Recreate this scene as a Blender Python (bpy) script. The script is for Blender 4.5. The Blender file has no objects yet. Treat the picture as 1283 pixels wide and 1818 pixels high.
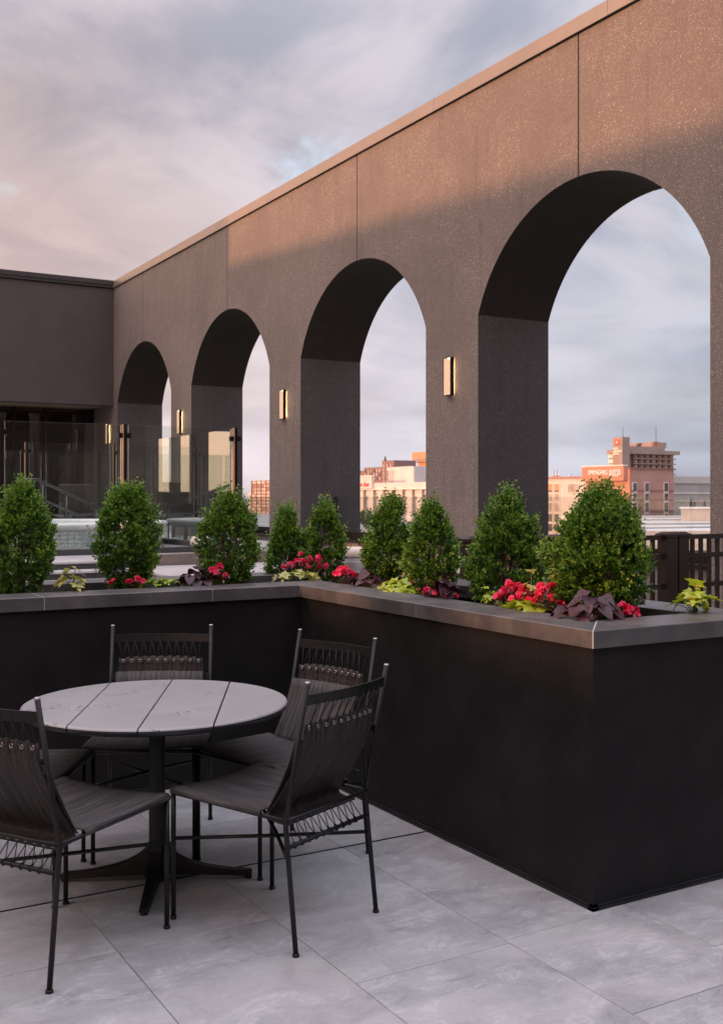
import bpy, bmesh, math, random
import numpy as np
from mathutils import Vector, Matrix
random.seed(7)
R = math.radians
S = bpy.context.scene
COL = S.collection
# ------------------------------------------------------------------ camera, world, sun, exposure
YAW = R(30.3)                       # the terrace's walls run along world X and Y; the camera looks 30.3 degrees off Y
CA, SA = math.cos(YAW), math.sin(YAW)
EYE = 1.6
F = 1903.0
cam = bpy.data.cameras.new('camera'); cam_o = bpy.data.objects.new('camera', cam); COL.objects.link(cam_o)
cam_o.location = (0, 0, EYE); cam_o.rotation_euler = (R(90), 0, -YAW)
cam.sensor_fit = 'VERTICAL'; cam.sensor_height = 36; cam.lens = 36 * F / 1818
cam.shift_y = -(909 - 882) / 1818.0
cam.clip_start = 0.05; cam.clip_end = 5000
cam.dof.use_dof = True; cam.dof.focus_distance = 4.9; cam.dof.aperture_fstop = 8.0
S.camera = cam_o
SUN_EL, SUN_AZ = R(7.5), R(6)       # the low sun stands over -X, a little towards +Y
sun_dir = Vector((-math.cos(SUN_EL) * math.cos(SUN_AZ), math.cos(SUN_EL) * math.sin(SUN_AZ), math.sin(SUN_EL)))
W = bpy.data.worlds.new('World'); S.world = W; W.use_nodes = True
wn = W.node_tree.nodes; wl = W.node_tree.links; wn.clear()
class NT:
    def __init__(s, n, l): s.n, s.l = n, l
    def new(s, t, **k):
        o = s.n.new(t)
        for a, b in k.items(): setattr(o, a, b)
        return o
    def link(s, a, b): s.l.new(a, b)
    def math(s, op, a, b=None, c=None, clamp=False):
        m = s.n.new('ShaderNodeMath'); m.operation = op; m.use_clamp = clamp
        for i, v in enumerate((a, b, c)):
            if v is None: continue
            if isinstance(v, (int, float)): m.inputs[i].default_value = v
            else: s.l.new(v, m.inputs[i])
        return m.outputs[0]
    def vmath(s, op, a, b=None):
        m = s.n.new('ShaderNodeVectorMath'); m.operation = op
        for i, v in enumerate((a, b)):
            if v is None: continue
            if isinstance(v, (tuple, list)): m.inputs[i].default_value = v
            else: s.l.new(v, m.inputs[i])
        return m
    def mix(s, f, a, b, blend='MIX'):
        m = s.n.new('ShaderNodeMix'); m.data_type = 'RGBA'; m.blend_type = blend
        for sock, v in ((m.inputs[0], f), (m.inputs[6], a), (m.inputs[7], b)):
            if isinstance(v, (int, float)): sock.default_value = v
            elif isinstance(v, (tuple, list)): sock.default_value = (*v[:3], 1)
            else: s.l.new(v, sock)
        return m.outputs[2]
    def noise(s, vec, scale, detail=4, rough=.55, dist=0.0):
        m = s.n.new('ShaderNodeTexNoise'); m.inputs['Scale'].default_value = scale
        m.inputs['Detail'].default_value = detail; m.inputs['Roughness'].default_value = rough
        m.inputs['Distortion'].default_value = dist
        if vec is not None: s.l.new(vec, m.inputs['Vector'])
        return m.outputs['Fac']
    def ramp(s, f, stops):
        m = s.n.new('ShaderNodeValToRGB'); e = m.color_ramp.elements
        while len(e) < len(stops): e.new(.5)
        for i, (p, c) in enumerate(stops):
            e[i].position = p; e[i].color = (c, c, c, 1) if isinstance(c, (int, float)) else (*c, 1)
        s.l.new(f, m.inputs[0]); return m.outputs[0]
    def smooth(s, f, a, b):
        m = s.n.new('ShaderNodeMapRange'); m.interpolation_type = 'SMOOTHSTEP'
        m.inputs[1].default_value = a; m.inputs[2].default_value = b
        s.l.new(f, m.inputs[0]); return m.outputs[0]
w = NT(wn, wl)
SKY_STRENGTH = 0.1
tc = w.new('ShaderNodeTexCoord'); gen = tc.outputs['Generated']
sky = w.new('ShaderNodeTexSky', sky_type='NISHITA'); sky.sun_disc = False
sky.sun_elevation = SUN_EL; sky.sun_rotation = math.atan2(sun_dir.x, sun_dir.y); sky.altitude = 100
sky.air_density = 1.0; sky.dust_density = 1.5; sky.ozone_density = 1.2
sep = w.new('ShaderNodeSeparateXYZ'); w.link(gen, sep.inputs[0])
zc = w.math('MAXIMUM', sep.outputs[2], 0.0)
den = w.math('ADD', zc, 0.20)
px = w.math('DIVIDE', sep.outputs[0], den); py = w.math('DIVIDE', sep.outputs[1], den)
cmb = w.new('ShaderNodeCombineXYZ'); w.link(px, cmb.inputs[0]); w.link(py, cmb.inputs[1])
n1 = w.noise(cmb.outputs[0], 1.35, 6, .56, .35)
n2 = w.noise(w.vmath('ADD', cmb.outputs[0], (13.1, 4.7, 2)).outputs[0], 1.7, 7, .56, .5)
n3 = w.noise(w.vmath('ADD', cmb.outputs[0], (3.1, 24.7, 5)).outputs[0], .75, 3, .5)
shz = w.new('ShaderNodeVectorMath', operation='DOT_PRODUCT'); w.link(gen, shz.inputs[0])
shz.inputs[1].default_value = (-math.cos(SUN_AZ), math.sin(SUN_AZ), 0.0)
toward = shz.outputs['Value']                                     # -1 .. 1, 1 under the sun
low = w.math('SUBTRACT', 1.0, w.smooth(zc, 0.0, .42))             # 1 at the horizon
warm = w.math('MULTIPLY', w.smooth(toward, -.75, .55), w.math('ADD', w.math('MULTIPLY', low, .8), .2))
# cloud body colours (display values), cool mauve to peach towards the sun
body = w.mix(w.smooth(n2, .38, .63), (.29, .315, .40), (.52, .50, .565))
bodyw = w.mix(w.smooth(n2, .38, .63), (.54, .44, .47), (1.0, .72, .62))
ccol = w.mix(warm, body, bodyw)
# soft veil near the horizon, away from the sun
veil = w.mix(w.smooth(toward, -.75, .15), (.53, .56, .67), (.74, .65, .68))
ccol = w.mix(w.math('MULTIPLY', w.math('POWER', low, 1.8), .78), ccol, veil)
gap = w.math('MULTIPLY', w.smooth(n1, .55, .63), w.smooth(zc, .10, .32))
gapcol = w.mix(w.math('MULTIPLY', warm, .5), (.56, .72, .88), (1.0, .86, .78))
ccol = w.mix(w.math('MULTIPLY', w.math('MULTIPLY', gap, .85), w.math('ADD', .30, w.math('MULTIPLY', w.smooth(toward, -.85, -.2), .70))), ccol, gapcol)
lum = w.math('ADD', .80, w.math('MULTIPLY', w.smooth(n3, .38, .62), .42))
# the glow round the sun
sd = w.new('ShaderNodeVectorMath', operation='DOT_PRODUCT'); w.link(gen, sd.inputs[0]); sd.inputs[1].default_value = tuple(sun_dir)
glow = w.math('POWER', w.math('MAXIMUM', w.math('ADD', w.math('MULTIPLY', sd.outputs['Value'], .5), .5), 0.0), 3.2)
glow_amt = w.math('MULTIPLY', glow, w.math('ADD', w.math('MULTIPLY', low, .75), .25))
gcol = w.mix(1.0, (4.3, 2.2, 1.0), (0, 0, 0), 'ADD')
GL = w.new('ShaderNodeVectorMath', operation='SCALE'); w.link(gcol, GL.inputs[0]); w.link(glow_amt, GL.inputs['Scale'])
CC = w.new('ShaderNodeVectorMath', operation='SCALE'); w.link(ccol, CC.inputs[0]); w.link(lum, CC.inputs['Scale'])
zen = w.math('ADD', 1.0, w.math('MULTIPLY', w.smooth(zc, .34, 1.0), 3.0))     # an overcast sky brightens towards the zenith
ZN = w.new('ShaderNodeVectorMath', operation='SCALE'); w.link(CC.outputs[0], ZN.inputs[0]); w.link(zen, ZN.inputs['Scale'])
tot = w.vmath('ADD', ZN.outputs[0], GL.outputs[0])
sc10 = w.new('ShaderNodeVectorMath', operation='SCALE'); w.link(tot.outputs[0], sc10.inputs[0]); sc10.inputs['Scale'].default_value = .66 / SKY_STRENGTH
fin = w.mix(.96, sky.outputs[0], sc10.outputs[0])
bg = w.new('ShaderNodeBackground'); bg.inputs[1].default_value = SKY_STRENGTH; w.link(fin, bg.inputs[0])
wo = w.new('ShaderNodeOutputWorld'); w.link(bg.outputs[0], wo.inputs[0])
sun = bpy.data.lights.new('sun', 'SUN'); sun.energy = 2.1; sun.angle = R(.9); sun.color = (1.0, .45, .21)
sun_o = bpy.data.objects.new('sun', sun); COL.objects.link(sun_o)
sun_o.rotation_euler = sun_dir.to_track_quat('Z', 'Y').to_euler()
S.view_settings.view_transform = 'Standard'; S.view_settings.look = 'None'
S.view_settings.exposure = 0.68; S.view_settings.gamma = 1; S.view_settings.use_curve_mapping = False
S.render.engine = 'CYCLES'
S.cycles.max_bounces = 8; S.cycles.transparent_max_bounces = 24; S.cycles.caustics_reflective = False; S.cycles.caustics_refractive = False
S.cycles.use_denoising = True

# ------------------------------------------------------------------ helpers
def c2w(x, y, z=0): return Vector((x * CA + y * SA, -x * SA + y * CA, z))      # camera-ground frame to world
def at(px, py, d):                                                              # a photo point at distance d ahead
    x = (px - 641.5) / F * d
    return c2w(x, d, EYE - (py - 882) / F * d)

class MB:
    def __init__(s): s.v = []; s.f = []; s.m = []; s.sm = []
    def add(s, vs, fs, m=0, smooth=False):
        o = len(s.v); s.v += [tuple(p) for p in vs]
        for f in fs: s.f.append(tuple(i + o for i in f)); s.m.append(m); s.sm.append(smooth)
        return s
    def box(s, x0, x1, y0, y1, z0, z1, m=0, mat=None):
        vs = [Vector(p) for p in ((x0,y0,z0),(x1,y0,z0),(x1,y1,z0),(x0,y1,z0),(x0,y0,z1),(x1,y0,z1),(x1,y1,z1),(x0,y1,z1))]
        if mat is not None: vs = [mat @ v for v in vs]
        return s.add(vs, [(0,3,2,1),(4,5,6,7),(0,1,5,4),(1,2,6,5),(2,3,7,6),(3,0,4,7)], m)
    def rbox(s, x0, x1, y0, y1, z0, z1, b=.005, m=0):          # chamfered box
        vs = []; 
        for z, i in ((z0, b), (z0 + b, 0), (z1 - b, 0), (z1, b)):
            vs += [(x0+i+ (b if i==0 else 0)*0, y0+i, z), (x1-i, y0+i, z), (x1-i, y1-i, z), (x0+i, y1-i, z)]
        fs = [(3,2,1,0), (12,13,14,15)]
        for k in range(3):
            for j in range(4): a = k*4+j; c = k*4+(j+1)%4; fs.append((a, c, c+4, a+4))
        return s.add(vs, fs, m)
    def tube(s, pts, r, n=8, m=0, cap=True, smooth=True, closed=False):
        pts = [Vector(p) for p in pts]; k = len(pts)
        rs = r if isinstance(r, (list, tuple)) else [r] * k
        vs = []; ref = None
        for i, p in enumerate(pts):
            if closed: t = pts[(i+1) % k] - pts[i-1]
            else: t = pts[min(i+1, k-1)] - pts[max(i-1, 0)]
            t.normalize()
            if ref is None: ref = Vector((0,0,1)) if abs(t.z) < .9 else Vector((1,0,0))
            a = ref - t * ref.dot(t)
            if a.length < 1e-6: a = t.orthogonal()
            a.normalize(); b = t.cross(a); ref = a
            for j in range(n):
                w_ = 2*math.pi*j/n; vs.append(p + (a*math.cos(w_) + b*math.sin(w_)) * rs[i])
        fs = []
        rng = k if closed else k - 1
        for i in range(rng):
            for j in range(n):
                a0 = i*n+j; a1 = i*n+(j+1)%n; b0 = ((i+1)%k)*n+j; b1 = ((i+1)%k)*n+(j+1)%n
                fs.append((a0, a1, b1, b0))
        s.add(vs, fs, m, smooth)
        if cap and not closed:
            o = len(s.v) - len(vs)
            s.f.append(tuple(o + j for j in reversed(range(n)))); s.m.append(m); s.sm.append(False)
            s.f.append(tuple(o + (k-1)*n + j for j in range(n))); s.m.append(m); s.sm.append(False)
        return s
    def lathe(s, prof, n=24, m=0, c=(0,0,0), smooth=True):
        vs = [(c[0]+r*math.cos(2*math.pi*j/n), c[1]+r*math.sin(2*math.pi*j/n), c[2]+z) for r, z in prof for j in range(n)]
        fs = [(i*n+j, i*n+(j+1)%n, (i+1)*n+(j+1)%n, (i+1)*n+j) for i in range(len(prof)-1) for j in range(n)]
        s.add(vs, fs, m, smooth)
        o = len(s.v) - len(vs)
        s.f.append(tuple(o + j for j in reversed(range(n)))); s.m.append(m); s.sm.append(False)
        s.f.append(tuple(o + (len(prof)-1)*n + j for j in range(n))); s.m.append(m); s.sm.append(False)
        return s
    def prism(s, poly, h0, h1, axis='x', m=0):                  # poly in the other two axes
        def P(a, b, h): return (h, a, b) if axis == 'x' else ((a, h, b) if axis == 'y' else (a, b, h))
        n = len(poly)
        vs = [P(a, b, h0) for a, b in poly] + [P(a, b, h1) for a, b in poly]
        fs = [tuple(reversed(range(n))), tuple(range(n, 2*n))] + [(i, (i+1)%n, n+(i+1)%n, n+i) for i in range(n)]
        return s.add(vs, fs, m)
    def mesh(s, name, mats):
        me = bpy.data.meshes.new(name); me.from_pydata(s.v, [], s.f)
        for m in (mats if isinstance(mats, (list, tuple)) else [mats]): me.materials.append(m)
        me.polygons.foreach_set('material_index', s.m); me.polygons.foreach_set('use_smooth', s.sm)
        bm = bmesh.new(); bm.from_mesh(me); bmesh.ops.recalc_face_normals(bm, faces=bm.faces); bm.to_mesh(me); bm.free()
        me.update(); return me
    def build(s, name, mats, parent=None):
        return obj(name, s.mesh(name, mats), parent)
def obj(name, me, parent=None):
    o = bpy.data.objects.new(name, me); COL.objects.link(o)
    if parent is not None: o.parent = parent
    return o
def tag(o, label=None, cat=None, group=None, kind=None):
    if label: o['label'] = label
    if cat: o['category'] = cat
    if group: o['group'] = group
    if kind: o['kind'] = kind
    return o
def empty(name, loc=(0,0,0), rz=0):
    o = bpy.data.objects.new(name, None); COL.objects.link(o); o.location = loc; o.rotation_euler = (0,0,rz)
    o.empty_display_size = .1; return o
def copy_tree(o, parent=None):
    c = o.copy(); COL.objects.link(c)
    if parent is not None: c.parent = parent
    for ch in list(o.children): copy_tree(ch, c)
    return c

# ------------------------------------------------------------------ materials
def base_mat(name):
    m = bpy.data.materials.new(name); m.use_nodes = True; n = m.node_tree.nodes; n.clear()
    t = NT(n, m.node_tree.links)
    out = t.new('ShaderNodeOutputMaterial'); b = t.new('ShaderNodeBsdfPrincipled'); t.link(b.outputs[0], out.inputs[0])
    return m, t, b, out
def mat(name, col, rough=.5, metal=0, var=.12, scale=6, bump=0, bscale=60, spec=.5, coords='Object', stretch=(1,1,1), rvar=.0, emis=None, estr=0, rand=0):
    m, t, b, out = base_mat(name)
    tc = t.new('ShaderNodeTexCoord'); mp = t.new('ShaderNodeMapping'); mp.inputs['Scale'].default_value = stretch
    t.link(tc.outputs[coords], mp.inputs[0]); v = mp.outputs[0]
    c = Vector(col)
    n = t.noise(v, scale, 5, .6)
    lo = tuple(c * (1 - var)); hi = tuple(c * (1 + var))
    colr = t.mix(t.smooth(n, .3, .7), lo, hi)
    if rand:
        oi = t.new('ShaderNodeObjectInfo')
        k = t.math('ADD', 1 - rand, t.math('MULTIPLY', oi.outputs['Random'], 2 * rand))
        sc = t.new('ShaderNodeVectorMath', operation='SCALE'); t.link(colr, sc.inputs[0]); t.link(k, sc.inputs['Scale']); colr = sc.outputs[0]
    t.link(colr, b.inputs['Base Color'])
    b.inputs['Metallic'].default_value = metal; b.inputs['Specular IOR Level'].default_value = spec
    if rvar:
        rr = t.math('ADD', rough - rvar, t.math('MULTIPLY', t.noise(v, scale * 2.7, 5, .65), 2 * rvar)); t.link(rr, b.inputs['Roughness'])
    else: b.inputs['Roughness'].default_value = rough
    if bump:
        bp = t.new('ShaderNodeBump'); bp.inputs['Strength'].default_value = bump; bp.inputs['Distance'].default_value = .004
        t.link(t.noise(v, bscale, 4, .6), bp.inputs['Height']); t.link(bp.outputs[0], b.inputs['Normal'])
    if emis: b.inputs['Emission Color'].default_value = (*emis, 1); b.inputs['Emission Strength'].default_value = estr
    return m

def aggregate(name, col, speck, thr=.10, dens=.80):
    """Exposed-aggregate render: fine brown grain with scattered pale stone chips."""
    m, t, b, out = base_mat(name)
    tc = t.new('ShaderNodeTexCoord'); v = tc.outputs['Object']; c = Vector(col)
    big = t.noise(v, .55, 5, .6); fine = t.noise(v, 38, 5, .75); mid = t.noise(v, 7, 4, .6)
    a = t.mix(t.smooth(big, .3, .7), tuple(c * .88), tuple(c * 1.12))
    a = t.mix(t.math('MULTIPLY', t.smooth(mid, .35, .7), .5), a, tuple(c * 1.18))
    a = t.mix(t.math('MULTIPLY', t.smooth(fine, .50, .72), .55), a, (c[0]*1.45, c[1]*1.4, c[2]*1.36))
    a = t.mix(t.math('MULTIPLY', t.smooth(fine, .50, .30), .45), a, tuple(c * .45))
    mp = t.new('ShaderNodeMapping'); mp.inputs['Scale'].default_value = (5, 5, .32); t.link(v, mp.inputs[0])
    stv = t.noise(mp.outputs[0], 1.6, 6, .65, .3)
    a = t.mix(t.math('MULTIPLY', t.smooth(stv, .50, .72), .42), a, tuple(c * .60))
    a = t.mix(t.math('MULTIPLY', t.smooth(t.noise(v, 1.8, 6, .7, .8), .55, .75), .35), a, tuple(c * 1.35))
    mask = None
    for sc, th, off in ((60, .15, 0), (32, .085, 3.3), (100, .17, 7.7)):
        vo = t.new('ShaderNodeTexVoronoi'); vo.inputs['Scale'].default_value = sc
        t.link(t.vmath('ADD', v, (off, off * 1.3, off * .7)).outputs[0], vo.inputs['Vector'])
        wn_ = t.new('ShaderNodeTexWhiteNoise'); t.link(vo.outputs['Position'], wn_.inputs['Vector'])
        near = t.math('LESS_THAN', vo.outputs['Distance'], t.math('MULTIPLY', wn_.outputs['Value'], th * 2))
        pick = t.math('GREATER_THAN', wn_.outputs['Value'], dens)
        k = t.math('MULTIPLY', near, pick)
        mask = k if mask is None else t.math('MAXIMUM', mask, k)
    patch = t.smooth(t.noise(v, 1.1, 3, .6), .30, .62)
    mask = t.math('MULTIPLY', mask, t.math('ADD', .25, t.math('MULTIPLY', patch, .75)))
    a = t.mix(mask, a, speck)
    t.link(a, b.inputs['Base Color']); b.inputs['Roughness'].default_value = .75
    bp = t.new('ShaderNodeBump'); bp.inputs['Strength'].default_value = .5; bp.inputs['Distance'].default_value = .006
    t.link(fine, bp.inputs['Height']); t.link(bp.outputs[0], b.inputs['Normal'])
    return m

M = {}
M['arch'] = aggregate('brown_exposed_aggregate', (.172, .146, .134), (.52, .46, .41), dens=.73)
M['jamb'] = aggregate('shaded_aggregate', (.070, .058, .060), (.26, .23, .21), dens=.92)  # wall aggregate again, the jambs' shade put into a darker colour
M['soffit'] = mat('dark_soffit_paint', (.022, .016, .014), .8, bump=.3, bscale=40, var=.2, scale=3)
M['pavilion'] = mat('dark_plum_render', (.075, .060, .060), .75, bump=.4, bscale=70, var=.10, scale=1.2)
M['cap'] = mat('bronze_cap_metal', (.31, .27, .245), .42, .6, var=.05, scale=2, rvar=.06)
M['capdark'] = mat('dark_cap_metal', (.06, .052, .052), .4, .5, var=.1)
M['shadowgap'] = mat('black_gap', (.008, .008, .008), .9, var=.1)
M['planter'] = mat('black_painted_stucco', (.0095, .0088, .0092), .6, bump=.8, bscale=110, var=.38, scale=3.5, rvar=.08, spec=.22)
M['skirt'] = mat('black_metal_skirt', (.03, .03, .034), .35, .6, var=.2)
M['soil'] = mat('dark_soil', (.018, .012, .009), .95, bump=1, bscale=50, var=.5, scale=40)
M['metal'] = mat('black_powder_coat', (.008, .008, .008), .42, 0, spec=.35, var=.15, scale=20, rvar=.06)
M['metaltip'] = mat('worn_steel_tip', (.55, .52, .5), .35, .9)
M['eyelet'] = mat('nickel_eyelet', (.42, .40, .39), .30, 1.0)
M['cord'] = mat('black_cord', (.012, .011, .011), .8)
M['tabletop'] = mat('charcoal_tabletop', (.23, .222, .225), .34, .0, var=.05, scale=3, spec=.8, rvar=.05)
M['fence'] = mat('bronze_brown_aluminium', (.040, .026, .020), .34, .35, var=.15, scale=3, rvar=.08)
M['post'] = mat('sunlit_bronze_post', (.52, .30, .16), .35, .3, var=.1)  # the sun's gold on the posts is put into this colour
M['postdark'] = mat('dark_glass_post', (.02, .018, .018), .3, .6)
M['rail'] = mat('handrail_grey_steel', (.12, .12, .12), .3, .8)
M['deck'] = mat('pale_deck_stone', (.50, .48, .47), .42, var=.08, scale=2, rvar=.1, rand=.05)
M['riser'] = mat('dark_riser_stone', (.055, .053, .055), .5, var=.2, scale=5)
M['tub'] = mat('white_plaster', (.88, .89, .88), .4, var=.03)
M['bolster'] = mat('cream_vinyl', (.75, .66, .58), .55, var=.04)
M['wicker'] = mat('dark_wicker', (.045, .04, .036), .7, bump=1, bscale=120, var=.35, scale=60)
M['sofa'] = mat('grey_patterned_fabric', (.28, .26, .26), .8, var=.35, scale=9)
M['interior'] = mat('dark_interior', (.36, .27, .20), .8, var=.2, scale=1)
M['bark'] = mat('brown_bark', (.10, .06, .04), .85, bump=1, bscale=60, var=.3, scale=30)
def glass(name, tint=(.93, .965, .95), f0=.12, refl=(1,1,1)):
    m, t, b, out = base_mat(name); t.n.remove(b)
    tr = t.new('ShaderNodeBsdfTransparent'); tr.inputs[0].default_value = (*tint, 1)
    gl = t.new('ShaderNodeBsdfGlossy'); gl.inputs['Roughness'].default_value = .012; gl.inputs[0].default_value = (*refl, 1)
    lw = t.new('ShaderNodeLayerWeight'); lw.inputs[0].default_value = .5
    k = t.math('ADD', f0, t.math('MULTIPLY', t.math('POWER', lw.outputs['Facing'], 2.3), 1 - f0))
    g = t.new('ShaderNodeNewGeometry'); k = t.math('MULTIPLY', k, t.math('SUBTRACT', 1.0, g.outputs['Backfacing']))
    mx = t.new('ShaderNodeMixShader'); t.link(k, mx.inputs[0]); t.link(tr.outputs[0], mx.inputs[1]); t.link(gl.outputs[0], mx.inputs[2])
    t.link(mx.outputs[0], out.inputs[0]); return m
M['glass'] = glass('clear_balustrade_glass')
M['glass_edge'] = mat('polished_glass_edge', (.88, .92, .88), .15, spec=1)
M['storeglass'] = glass('tinted_storefront_glass', (.55, .50, .46), .07)
def slate():
    m, t, b, out = base_mat('grey_porcelain_paver')
    tc = t.new('ShaderNodeTexCoord'); oi = t.new('ShaderNodeObjectInfo')
    off = t.new('ShaderNodeVectorMath', operation='SCALE'); off.inputs[0].default_value = (37.3, 51.1, 9.2); t.link(oi.outputs['Random'], off.inputs['Scale'])
    v = t.vmath('ADD', tc.outputs['Object'], off.outputs[0]).outputs[0]
    mp = t.new('ShaderNodeMapping'); mp.inputs['Rotation'].default_value = (0, 0, .6); mp.inputs['Scale'].default_value = (1, 2.4, 1); t.link(v, mp.inputs[0]); vs = mp.outputs[0]
    a = t.noise(vs, 1.6, 6, .62, .6); bb = t.noise(v, 4.5, 6, .7, .9); cc = t.noise(v, 60, 4, .7); dd = t.noise(vs, 2.6, 8, .68, 1.4)
    col = t.mix(t.smooth(a, .32, .68), (.295, .300, .308), (.39, .385, .387))
    col = t.mix(t.math('MULTIPLY', t.smooth(bb, .45, .68), .45), col, (.46, .462, .472))
    col = t.mix(t.math('MULTIPLY', t.smooth(bb, .47, .28), .38), col, (.235, .215, .235))
    vein = t.math('SUBTRACT', 1.0, t.math('MULTIPLY', t.math('ABSOLUTE', t.math('SUBTRACT', dd, .5)), 26.0), clamp=True)
    col = t.mix(t.math('MULTIPLY', t.math('MULTIPLY', vein, t.smooth(bb, .40, .65)), .55), col, (.56, .56, .57))
    crack = t.noise(vs, 1.1, 7, .65, 2.2)
    cr = t.math('SUBTRACT', 1.0, t.math('MULTIPLY', t.math('ABSOLUTE', t.math('SUBTRACT', crack, .47)), 40.0), clamp=True)
    col = t.mix(t.math('MULTIPLY', t.math('MULTIPLY', cr, t.smooth(a, .55, .35)), .5), col, (.17, .155, .165))
    col = t.mix(t.math('MULTIPLY', t.smooth(cc, .45, .75), .20), col, (.58, .57, .58))
    k = t.math('ADD', .95, t.math('MULTIPLY', oi.outputs['Random'], .10))
    sc = t.new('ShaderNodeVectorMath', operation='SCALE'); t.link(col, sc.inputs[0]); t.link(k, sc.inputs['Scale'])
    t.link(sc.outputs[0], b.inputs['Base Color'])
    t.link(t.math('ADD', .40, t.math('MULTIPLY', bb, .22)), b.inputs['Roughness'])
    bp = t.new('ShaderNodeBump'); bp.inputs['Strength'].default_value = .25; bp.inputs['Distance'].default_value = .003
    t.link(t.math('ADD', dd, t.math('MULTIPLY', cc, .4)), bp.inputs['Height']); t.link(bp.outputs[0], b.inputs['Normal'])
    return m
M['paver'] = slate()
M['grout'] = mat('brown_grout', (.10, .085, .075), .9, var=.3, scale=30)
def coping_mat():
    m, t, b, out = base_mat('dark_slate_coping')
    tc = t.new('ShaderNodeTexCoord'); oi = t.new('ShaderNodeObjectInfo')
    off = t.new('ShaderNodeVectorMath', operation='SCALE'); off.inputs[0].default_value = (17.3, 31.1, 9.2); t.link(oi.outputs['Random'], off.inputs['Scale'])
    v = t.vmath('ADD', tc.outputs['Object'], off.outputs[0]).outputs[0]
    a = t.noise(v, 3.2, 7, .65, .8); bb = t.noise(v, 11, 6, .7, .5)
    col = t.mix(t.smooth(a, .3, .7), (.055, .052, .055), (.110, .102, .102))
    col = t.mix(t.math('MULTIPLY', t.smooth(bb, .5, .75), .4), col, (.15, .14, .137))
    t.link(col, b.inputs['Base Color']); b.inputs['Specular IOR Level'].default_value = .8
    t.link(t.math('ADD', .30, t.math('MULTIPLY', a, .25)), b.inputs['Roughness'])
    bp = t.new('ShaderNodeBump'); bp.inputs['Strength'].default_value = .12; bp.inputs['Distance'].default_value = .003
    t.link(bb, bp.inputs['Height']); t.link(bp.outputs[0], b.inputs['Normal'])
    return m
M['coping'] = coping_mat()
M['mitre'] = mat('pale_joint_filler', (.50, .48, .46), .8)
def weave(name, c1, c2):
    m, t, b, out = base_mat(name)
    tc = t.new('ShaderNodeTexCoord'); v = tc.outputs['Object']
    mp = t.new('ShaderNodeMapping'); mp.inputs['Scale'].default_value = (48, 1.5, 2.0); t.link(v, mp.inputs[0])
    n = t.noise(mp.outputs[0], 2.2, 5, .7)
    ck = t.new('ShaderNodeTexWave', wave_type='BANDS', bands_direction='X'); ck.inputs['Scale'].default_value = 100; t.link(v, ck.inputs[0])
    ck2 = t.new('ShaderNodeTexWave', wave_type='BANDS', bands_direction='Y'); ck2.inputs['Scale'].default_value = 100; t.link(v, ck2.inputs[0])
    k = t.math('MULTIPLY', ck.outputs['Fac'], ck2.outputs['Fac'])
    col = t.mix(t.smooth(n, .42, .60), c1, c2)
    col = t.mix(t.math('MULTIPLY', k, .55), col, tuple(min(1, x * 2.0) for x in c2))
    t.link(col, b.inputs['Base Color']); b.inputs['Roughness'].default_value = .55
    b.inputs['Specular IOR Level'].default_value = .3
    bp = t.new('ShaderNodeBump'); bp.inputs['Strength'].default_value = .6; bp.inputs['Distance'].default_value = .002
    t.link(t.math('ADD', n, k), bp.inputs['Height']); t.link(bp.outputs[0], b.inputs['Normal'])
    return m
M['sling'] = weave('woven_black_brown_sling', (.006, .005, .0045), (.046, .037, .035))
M['sling_seat'] = weave('woven_sheen_sling', (.011, .010, .010), (.074, .066, .066))  # lighter copy of the sling fabric, the seat's grazing sheen put into the colour
def leaf(name, c1, c2, trans=.18, rough=.32, spec=.6):
    m, t, b, out = base_mat(name)
    tc = t.new('ShaderNodeTexCoord'); v = tc.outputs['Object']
    col = t.mix(t.smooth(t.noise(v, 45, 2, .5), .35, .65), c1, c2)
    t.link(col, b.inputs['Base Color']); b.inputs['Roughness'].default_value = rough; b.inputs['Specular IOR Level'].default_value = spec
    tr = t.new('ShaderNodeBsdfTranslucent'); t.link(t.mix(1.0, col, (1.2, 1.25, .7), 'MULTIPLY'), tr.inputs[0])
    mx = t.new('ShaderNodeMixShader'); mx.inputs[0].default_value = trans
    t.link(b.outputs[0], mx.inputs[1]); t.link(tr.outputs[0], mx.inputs[2]); t.link(mx.outputs[0], out.inputs[0]); return m
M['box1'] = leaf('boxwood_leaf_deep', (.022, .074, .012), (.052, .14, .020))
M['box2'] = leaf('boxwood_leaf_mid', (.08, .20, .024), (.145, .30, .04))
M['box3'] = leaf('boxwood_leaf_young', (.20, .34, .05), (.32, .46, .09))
M['lime'] = leaf('lime_potato_vine_leaf', (.30, .44, .025), (.46, .56, .05), .3)
M['creamleaf'] = leaf('pale_yellow_vine_leaf', (.55, .55, .16), (.68, .64, .26), .3)
M['purple'] = leaf('purple_potato_vine_leaf', (.030, .010, .018), (.075, .026, .038), .10, .36, .4)
M['begleaf'] = leaf('bronze_begonia_leaf', (.05, .028, .012), (.10, .05, .02), .2)
M['red'] = leaf('red_begonia_petal', (.74, .018, .10), (.86, .06, .20), .3, .5)
M['sage'] = leaf('soft_green_tree_leaf', (.10, .16, .06), (.16, .23, .09))
M['lamptip'] = mat('warm_lamp_tip', (.8, .7, .5), .5, emis=(1.0, .8, .55), estr=2.5)
M['lampglow'] = mat('warm_lamp_diffuser', (.62, .5, .38), .5, emis=(1.0, .58, .34), estr=.27, var=.03)
M['lampbulb'] = mat('warm_lamp_strip', (.8, .7, .5), .5, emis=(1.0, .62, .30), estr=60.0)

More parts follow.
